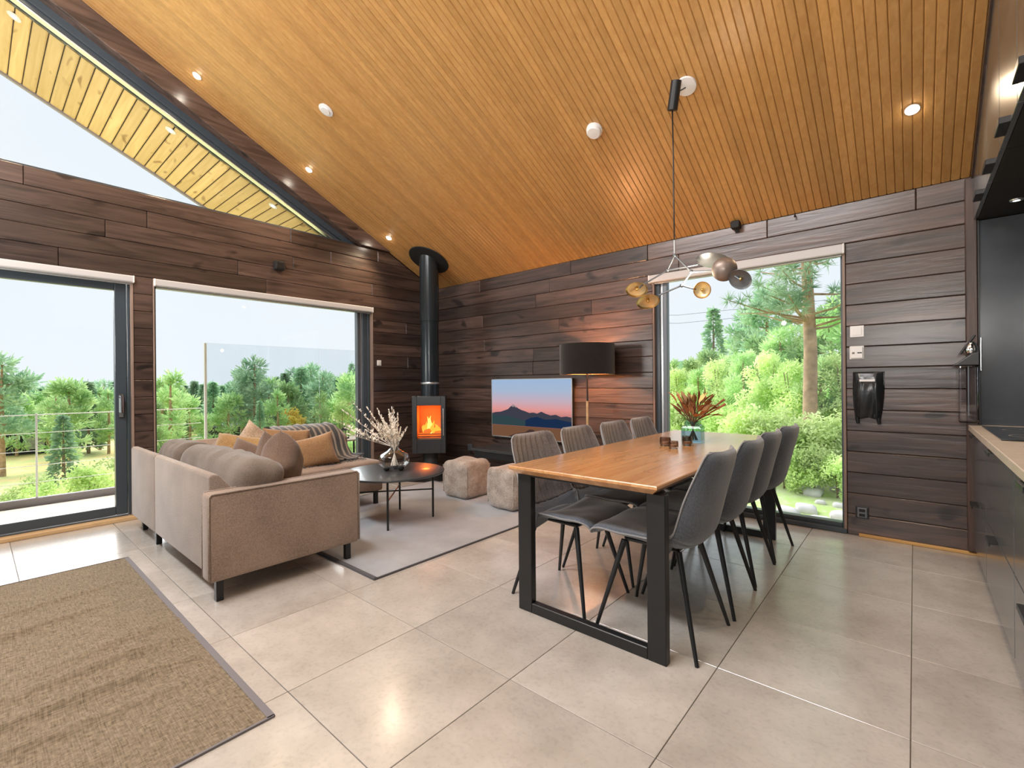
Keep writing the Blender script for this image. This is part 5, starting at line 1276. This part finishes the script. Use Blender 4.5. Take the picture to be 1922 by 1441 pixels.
def mk_leafy(h, r, n, wd=.16, stems=3, low=.12):
    fo = MB(); tr = MB(); cl = []
    for k in range(stems):
        a = RT.uniform(0, 2 * PI); e = Vector((math.cos(a) * r * .35, math.sin(a) * r * .35, h * .92)); tr.tube([(0, 0, -.3), (e.x * .3, e.y * .3, h * .45), e], [.012 * h, .008 * h, .002 * h], 6)
    for k in range(20):
        t = RT.uniform(low, 1); a = RT.uniform(0, 2 * PI); rr = r * math.sin(PI * (.15 + .75 * t)) * RT.uniform(.2, 1); cl.append(Vector((math.cos(a) * rr, math.sin(a) * rr, h * t * .95)))
    for k in range(n):
        c = cl[k % len(cl)]; d = Vector((RT.gauss(0, 1), RT.gauss(0, 1), RT.gauss(0, 1))).normalized()
        sprig(fo, c + d * r * .38 * RT.random() ** .4, Vector((RT.gauss(0, 1), RT.gauss(0, 1), RT.gauss(0, 1))), wd * RT.uniform(.7, 1.3), wd * RT.uniform(.5, .8))
    return fo, tr
def needle_clump(mb, c, r_, n):
    for k in range(n):
        d = Vector((RT.gauss(0, 1), RT.gauss(0, 1), RT.gauss(.35, .8))).normalized(); s = d.cross(Vector((RT.uniform(-1, 1), RT.uniform(-1, 1), RT.uniform(-1, 1)))).normalized() * r_ * .055
        p = c + d * r_ * .15; mb.add([p - s, p + s, p + d * r_], [(0, 1, 2)])
def mk_big_pine(h, bare, ncl):
    """near pine with a tall bare trunk, separate tufts of long needles at the branch ends"""
    tr = MB().tube([(0, 0, -.5), (.04, .0, h * .3), (-.03, .02, h * .6), (.02, 0, h)], [.15, .12, .09, .02], 12); fo = MB()
    for k in range(ncl):
        z = RT.uniform(bare, h); a = RT.uniform(0, 2 * PI); L_ = (1.5 - .9 * (z - bare) / (h - bare)) * RT.uniform(.5, 1.1)
        e = Vector((math.cos(a) * L_, math.sin(a) * L_, z + L_ * RT.uniform(-.05, .35))); b0 = Vector((0, 0, z - .1))
        tr.tube([b0, b0.lerp(e, .5) + Vector((0, 0, -.06)), e], [.028, .018, .006], 5)
        for i in range(5):
            c = b0.lerp(e, .5 + .125 * i) + Vector((RT.uniform(-.22, .22), RT.uniform(-.22, .22), RT.uniform(-.05, .18))); needle_clump(fo, c, RT.uniform(.16, .24), 34)
    return fo, tr
PROTO = {}
def proto_tree(key, mk, fmat, tmat='bark'):
    fo, tr = mk; PROTO[key] = (fo.mesh('foliage', M[fmat]), tr.mesh('trunk', M[tmat], smooth=.8))
proto_tree('spruce_a', mk_spruce(7, 1.35, 1500), 'spruce'); proto_tree('spruce_b', mk_spruce(7, .8, 1100, .13), 'spruce'); proto_tree('spruce_c', mk_spruce(7, 1.6, 1700, .19), 'pine')
proto_tree('pine_a', mk_pine(7, 1.5, 1900), 'pine', 'barkp'); proto_tree('pine_b', mk_pine(7, 1.2, 1600, .2, .25), 'light', 'barkp'); proto_tree('pine_c', mk_pine(7, 1.7, 2100, .22, .15), 'light', 'barkp')
proto_tree('birch_a', mk_leafy(4, 1.2, 1800), 'birch'); proto_tree('birch_b', mk_leafy(3, 1.1, 1800, .12), 'light'); proto_tree('yellow', mk_leafy(3.4, .95, 1700, .15), 'yellow')
proto_tree('near_leaf', mk_leafy(3.2, 1.15, 5200, .085, 4, .05), 'birch'); proto_tree('near_pine', mk_pine(4.2, 1.15, 5200, .10, .08), 'light', 'barkp'); proto_tree('shrub', mk_leafy(1.0, .62, 2200, .062, 4, .05), 'birch')
proto_tree('big_pine', mk_big_pine(7.6, 2.75, 74), 'pine', 'barkp')
def tree(key, name, label, cat, x, y, z, s, group=None, sz_=1.0, rz=None):
    t = thing(name, (x, y, z), label, cat, group); t.rotation_euler.z = RT.uniform(0, 6.28) if rz is None else rz
    for nm, me in zip(('foliage', 'trunk'), PROTO[key]):
        o = bpy.data.objects.new(nm, me); COL.objects.link(o); o.parent = t; o.scale = (s, s, s * sz_)
    return t
def polar(u, depth):
    """ground position on the bearing that the camera sees at column u, at a given depth"""
    a = (u - 961) / 875.18
    p = _f * depth + _r * (a * depth); return p.x, p.y
def put(key, name, label, cat, u, depth, top, group=None, s_h=7.0, base=None):
    """a tree whose crown reaches height `top` above the floor"""
    x_, y_ = polar(u, depth); zb = (zw(x_, y_) if x_ < -7 else zn(x_, y_)) if base is None else base
    return tree(key, name, label, cat, x_, y_, zb, max(.15, (top - zb) / s_h), group)
ORD = ['first', 'second', 'third', 'fourth', 'fifth', 'sixth', 'seventh', 'eighth', 'ninth', 'tenth', 'eleventh', 'twelfth', 'thirteenth', 'fourteenth', 'fifteenth', 'sixteenth', 'seventeenth', 'eighteenth', 'nineteenth', 'twentieth']
TALLY = {}
def where(u, what):
    """says which one of a row it is: its place from the left within the opening it shows through"""
    op = 'the glass door' if u < 216 else ('the big window' if 288 < u < 690 else ('the tall window' if u > 1200 else 'the dark wall between openings'))
    TALLY.setdefault((what, op), []).append(u); return op
def settle(objs, what):
    for (w_, op), us_ in TALLY.items():
        if w_ != what: continue
        row = sorted([o for o in objs if o['_op'] == op], key=lambda o: o['_u'])
        for i, o in enumerate(row):
            o['label'] = what + ', ' + ORD[min(i, 19)] + ' from left through ' + op if len(row) > 1 else what + ' seen through ' + op
    for o in objs: del o['_op']; del o['_u']
def note(o, u, what): o['_u'] = float(u); o['_op'] = where(u, what); return o
ROWS = {}
def row(o, u, what): ROWS.setdefault(what, []).append(note(o, u, what))
GL = 'trees of the far treeline beyond the meadow'
# back rows: left of the stove
lab = {'s': 'dark spruce in the far treeline behind the meadow', 'p': 'green pine in the far treeline behind the meadow'}
us = list(range(-60, 740, 17))
for i, u in enumerate(us):
    dpt = 52 + 9 * RT.random(); k = RT.choice(['spruce_a', 'spruce_c', 'pine_a', 'spruce_c', 'pine_a'])
    base_top = 1.0 + .9 * RT.random() + (1.1 if u > 440 else 0)
    nm = 'spruce_tree' if 'spruce' in k else 'pine_tree'
    row(put(k, nm, 'x', 'tree', u, dpt, base_top, GL), u, 'far treeline spruce' if nm[0] == 's' else 'far treeline pine')
GM = 'mid distance trees on the meadow edge'
for i, (u, d_, top, k) in enumerate([(305, 36, 1.6, 'pine_b'), (330, 40, 1.0, 'pine_c'), (355, 34, .3, 'pine_c'), (400, 44, 1.6, 'spruce_c'), (455, 40, 2.3, 'pine_a'), (478, 38, 3.1, 'pine_a'), (505, 42, 1.6, 'pine_c'), (540, 40, 1.2, 'pine_c'), (565, 44, 2.9, 'spruce_c'), (583, 46, 2.9, 'pine_a'), (606, 40, 2.0, 'pine_a'), (634, 42, 1.8, 'spruce_a'), (655, 36, 1.8, 'pine_c'), (670, 40, 2.6, 'spruce_a'), (320, 30, 1.9, 'pine_b'),
        (105, 36, 1.1, 'pine_b'), (128, 33, 1.55, 'pine_c'), (165, 40, 1.7, 'spruce_c'), (187, 42, .9, 'pine_b'), (203, 40, .7, 'pine_b'), (30, 38, .6, 'pine_c'), (60, 42, .5, 'pine_c'), (90, 40, .9, 'pine_b'), (430, 36, .4, 'pine_c'), (520, 36, .6, 'pine_b'), (600, 34, .4, 'pine_b'), (640, 33, -.2, 'birch_a'), (290, 28, .2, 'pine_b')]):
    hh = 4.0 if k == 'birch_a' else 7.0
    row(put(k, 'young_pine' if 'pine' in k else ('spruce_tree' if 'spruce' in k else 'birch_tree'), 'x', 'tree', u, d_, top, GM, hh), u, 'free standing tree before the treeline')
put('pine_a', 'pine_tree', 'tall dark pine at the left edge of the view through the glass door', 'tree', 4, 30, 3.0)
put('spruce_b', 'spruce_tree', 'slim dark spruce left of the cabin seen through the big window', 'tree', 343, 34, .35)
put('spruce_b', 'spruce_tree', 'slim dark spruce right of the cabin seen through the big window', 'tree', 487, 34, .1)
put('spruce_b', 'spruce_tree', 'thin dark spruce top rising beside the right frame of the big window', 'tree', 661, 48, 3.4)
put('spruce_a', 'spruce_tree', 'dense little spruce standing in the meadow seen through the glass door', 'tree', 118, 22, -.1)
put('yellow', 'autumn_birch', 'golden autumn birch in the middle of the big window', 'tree', 548, 38, -.75, None, 3.4)
put('yellow', 'autumn_birch', 'small yellowing birch near the right side of the big window', 'tree', 590, 40, -1.2, None, 3.4)
GB = 'bushes below the deck'
for (u, d_, top, k) in ((5, 15, -2.3, 'shrub'), (22, 13.5, -2.1, 'shrub'), (78, 15, -2.0, 'shrub'), (98, 14, -2.1, 'shrub'), (170, 17, -1.8, 'shrub'), (60, 18, -2.4, 'shrub'), (190, 20, -2.2, 'shrub'), (640, 26, -2.0, 'birch_b'), (610, 24, -2.0, 'birch_b'), (660, 24, -1.6, 'birch_b'), (310, 24, -2.4, 'birch_b'), (380, 28, -2.4, 'birch_b'), (440, 28, -2.6, 'birch_b')):
    row(put(k, 'bush', 'x', 'bush', u, d_, top, GB, 1.0 if k == 'shrub' else 3.0), u, 'bright green bush below the deck')
def cabin(u, depth, w_, h_, label):
    x_, y_ = polar(u, depth); z0 = zw(x_, y_) - .3; t = thing('cabin', (x_, y_, z0), label, 'cabin')
    bx('cabin_wall', M['cabin'], t, x_ - 2, x_ + 2, y_ - w_ / 2, y_ + w_ / 2, z0, z0 + h_, 0)
    MB().prism([(x_ - 2.5, y_ - w_ / 2 - .5, z0 + h_), (x_, y_ - w_ / 2 - .5, z0 + h_ + 1.1), (x_ + 2.5, y_ - w_ / 2 - .5, z0 + h_)], (0, w_ + 1, 0)).build('cabin_roof', M['cabinroof'], t, loc=(x_, y_, z0))
    for k in (-.3, .1): bx('cabin_window', M['stone'], t, x_ + 2, x_ + 2.04, y_ + w_ * k, y_ + w_ * (k + .18), z0 + .8, z0 + 1.8, 0)
cabin(22, 40, 6.5, 2.4, 'dark cabin with a grey roof seen through the glass door')
cabin(428, 46, 3.6, 2.2, 'small dark cabin among the trees seen through the big window')
# --- beyond the tall window
tree('big_pine', 'tall_pine', 'tall pine with a reddish trunk close outside the tall window', 'tree', -1.62, 11.1, zn(-1.62, 11.1), 1.0, None, 1.0, .6)
put('spruce_a', 'spruce_tree', 'blue grey spruce standing alone beyond the left part of the tall window', 'tree', 1340, 44, 8.2)
put('pine_a', 'pine_tree', 'dark pine behind the tall pine outside the tall window', 'tree', 1440, 20, 5.0)
put('pine_a', 'pine_tree', 'slender pine left of the tall pine outside the tall window', 'tree', 1400, 23, 4.4)
GN = 'young trees growing on the slope outside the tall window'
for (u, d_, top, k, hh) in ((1265, 30, 2.4, 'pine_b', 7), (1300, 32, 2.6, 'pine_c', 7), (1335, 28, 2.9, 'pine_c', 7), (1380, 24, 3.3, 'pine_c', 7), (1420, 18, 2.8, 'pine_c', 7), (1465, 15, 2.75, 'near_pine', 4.2), (1560, 13, 3.1, 'near_pine', 4.2), (1600, 12, 3.2, 'near_pine', 4.2), (1520, 14, 2.5, 'near_pine', 4.2),
        (1395, 13.5, 1.9, 'near_pine', 4.2), (1440, 11.5, 1.75, 'near_leaf', 3.2), (1350, 14.5, 1.7, 'near_leaf', 3.2), (1310, 16, 1.5, 'near_pine', 4.2), (1275, 17, 1.5, 'near_leaf', 3.2), (1490, 10.5, 1.5, 'near_leaf', 3.2), (1540, 10.0, 1.55, 'near_pine', 4.2), (1585, 9.6, 1.6, 'near_leaf', 3.2), (1630, 10, 2.0, 'near_pine', 4.2), (1240, 20, 1.7, 'near_pine', 4.2)):
    row(put(k, 'young_pine' if 'pine' in k else 'birch_tree', 'x', 'tree', u, d_, top, GN, hh), u, 'young bright green ' + ('pine' if 'pine' in k else 'birch') + ' on the slope')
GS = 'bushes on the slope outside the tall window'
for (u, d_, top) in ((1400, 9.2, .55), (1450, 8.6, .5), (1500, 8.2, .45), (1550, 8.0, .5), (1585, 7.6, .35), (1350, 10.5, .5), (1300, 11.5, .5), (1470, 7.4, .05), (1525, 7.2, .10), (1570, 6.9, .02), (1420, 8.0, .1), (1262, 12, .5), (1330, 9.5, .1)):
    row(put('shrub', 'bush', 'x', 'bush', u, d_, top, GS, 1.0), u, 'low bright bush on the slope')
for k in range(14):
    u = RT.uniform(1400, 1600); x_, y_ = polar(u, RT.uniform(5.6, 7.4)); 
    if y_ < 4.9: continue
    r_ = RT.uniform(.06, .17); z_ = zn(x_, y_)
    v, f = soft((r_, r_ * .8, r_ * .55), r_ * .5, 3, lambda p, n_: p * (1 + .25 * mnoise.noise(p * 9 + Vector((k, 0, 0)))))
    o = MB().add([p + Vector((x_, y_, z_ + r_ * .2)) for p in v], f).build('boulder', M['stone'], None, smooth=1, loc=(x_, y_, z_))
    tag(o, 'x', 'stone', 'pale stones outside the tall window'); row(o, u, 'pale stone on the ground')
for k, dz_ in ((0, 0), (1, -.55)):
    MB_ = MB().tube([(-30, 26, 7.2 + dz_), (-12, 31, 5.6 + dz_), (6, 36, 6.3 + dz_)], .012, 5).build('power_line', M['greymet'], None, loc=(-12, 31, 5.6))
    tag(MB_, ('upper' if k == 0 else 'lower') + ' of two thin overhead wires crossing the sky in the tall window', 'wire')

for what, objs in ROWS.items(): settle(objs, what)
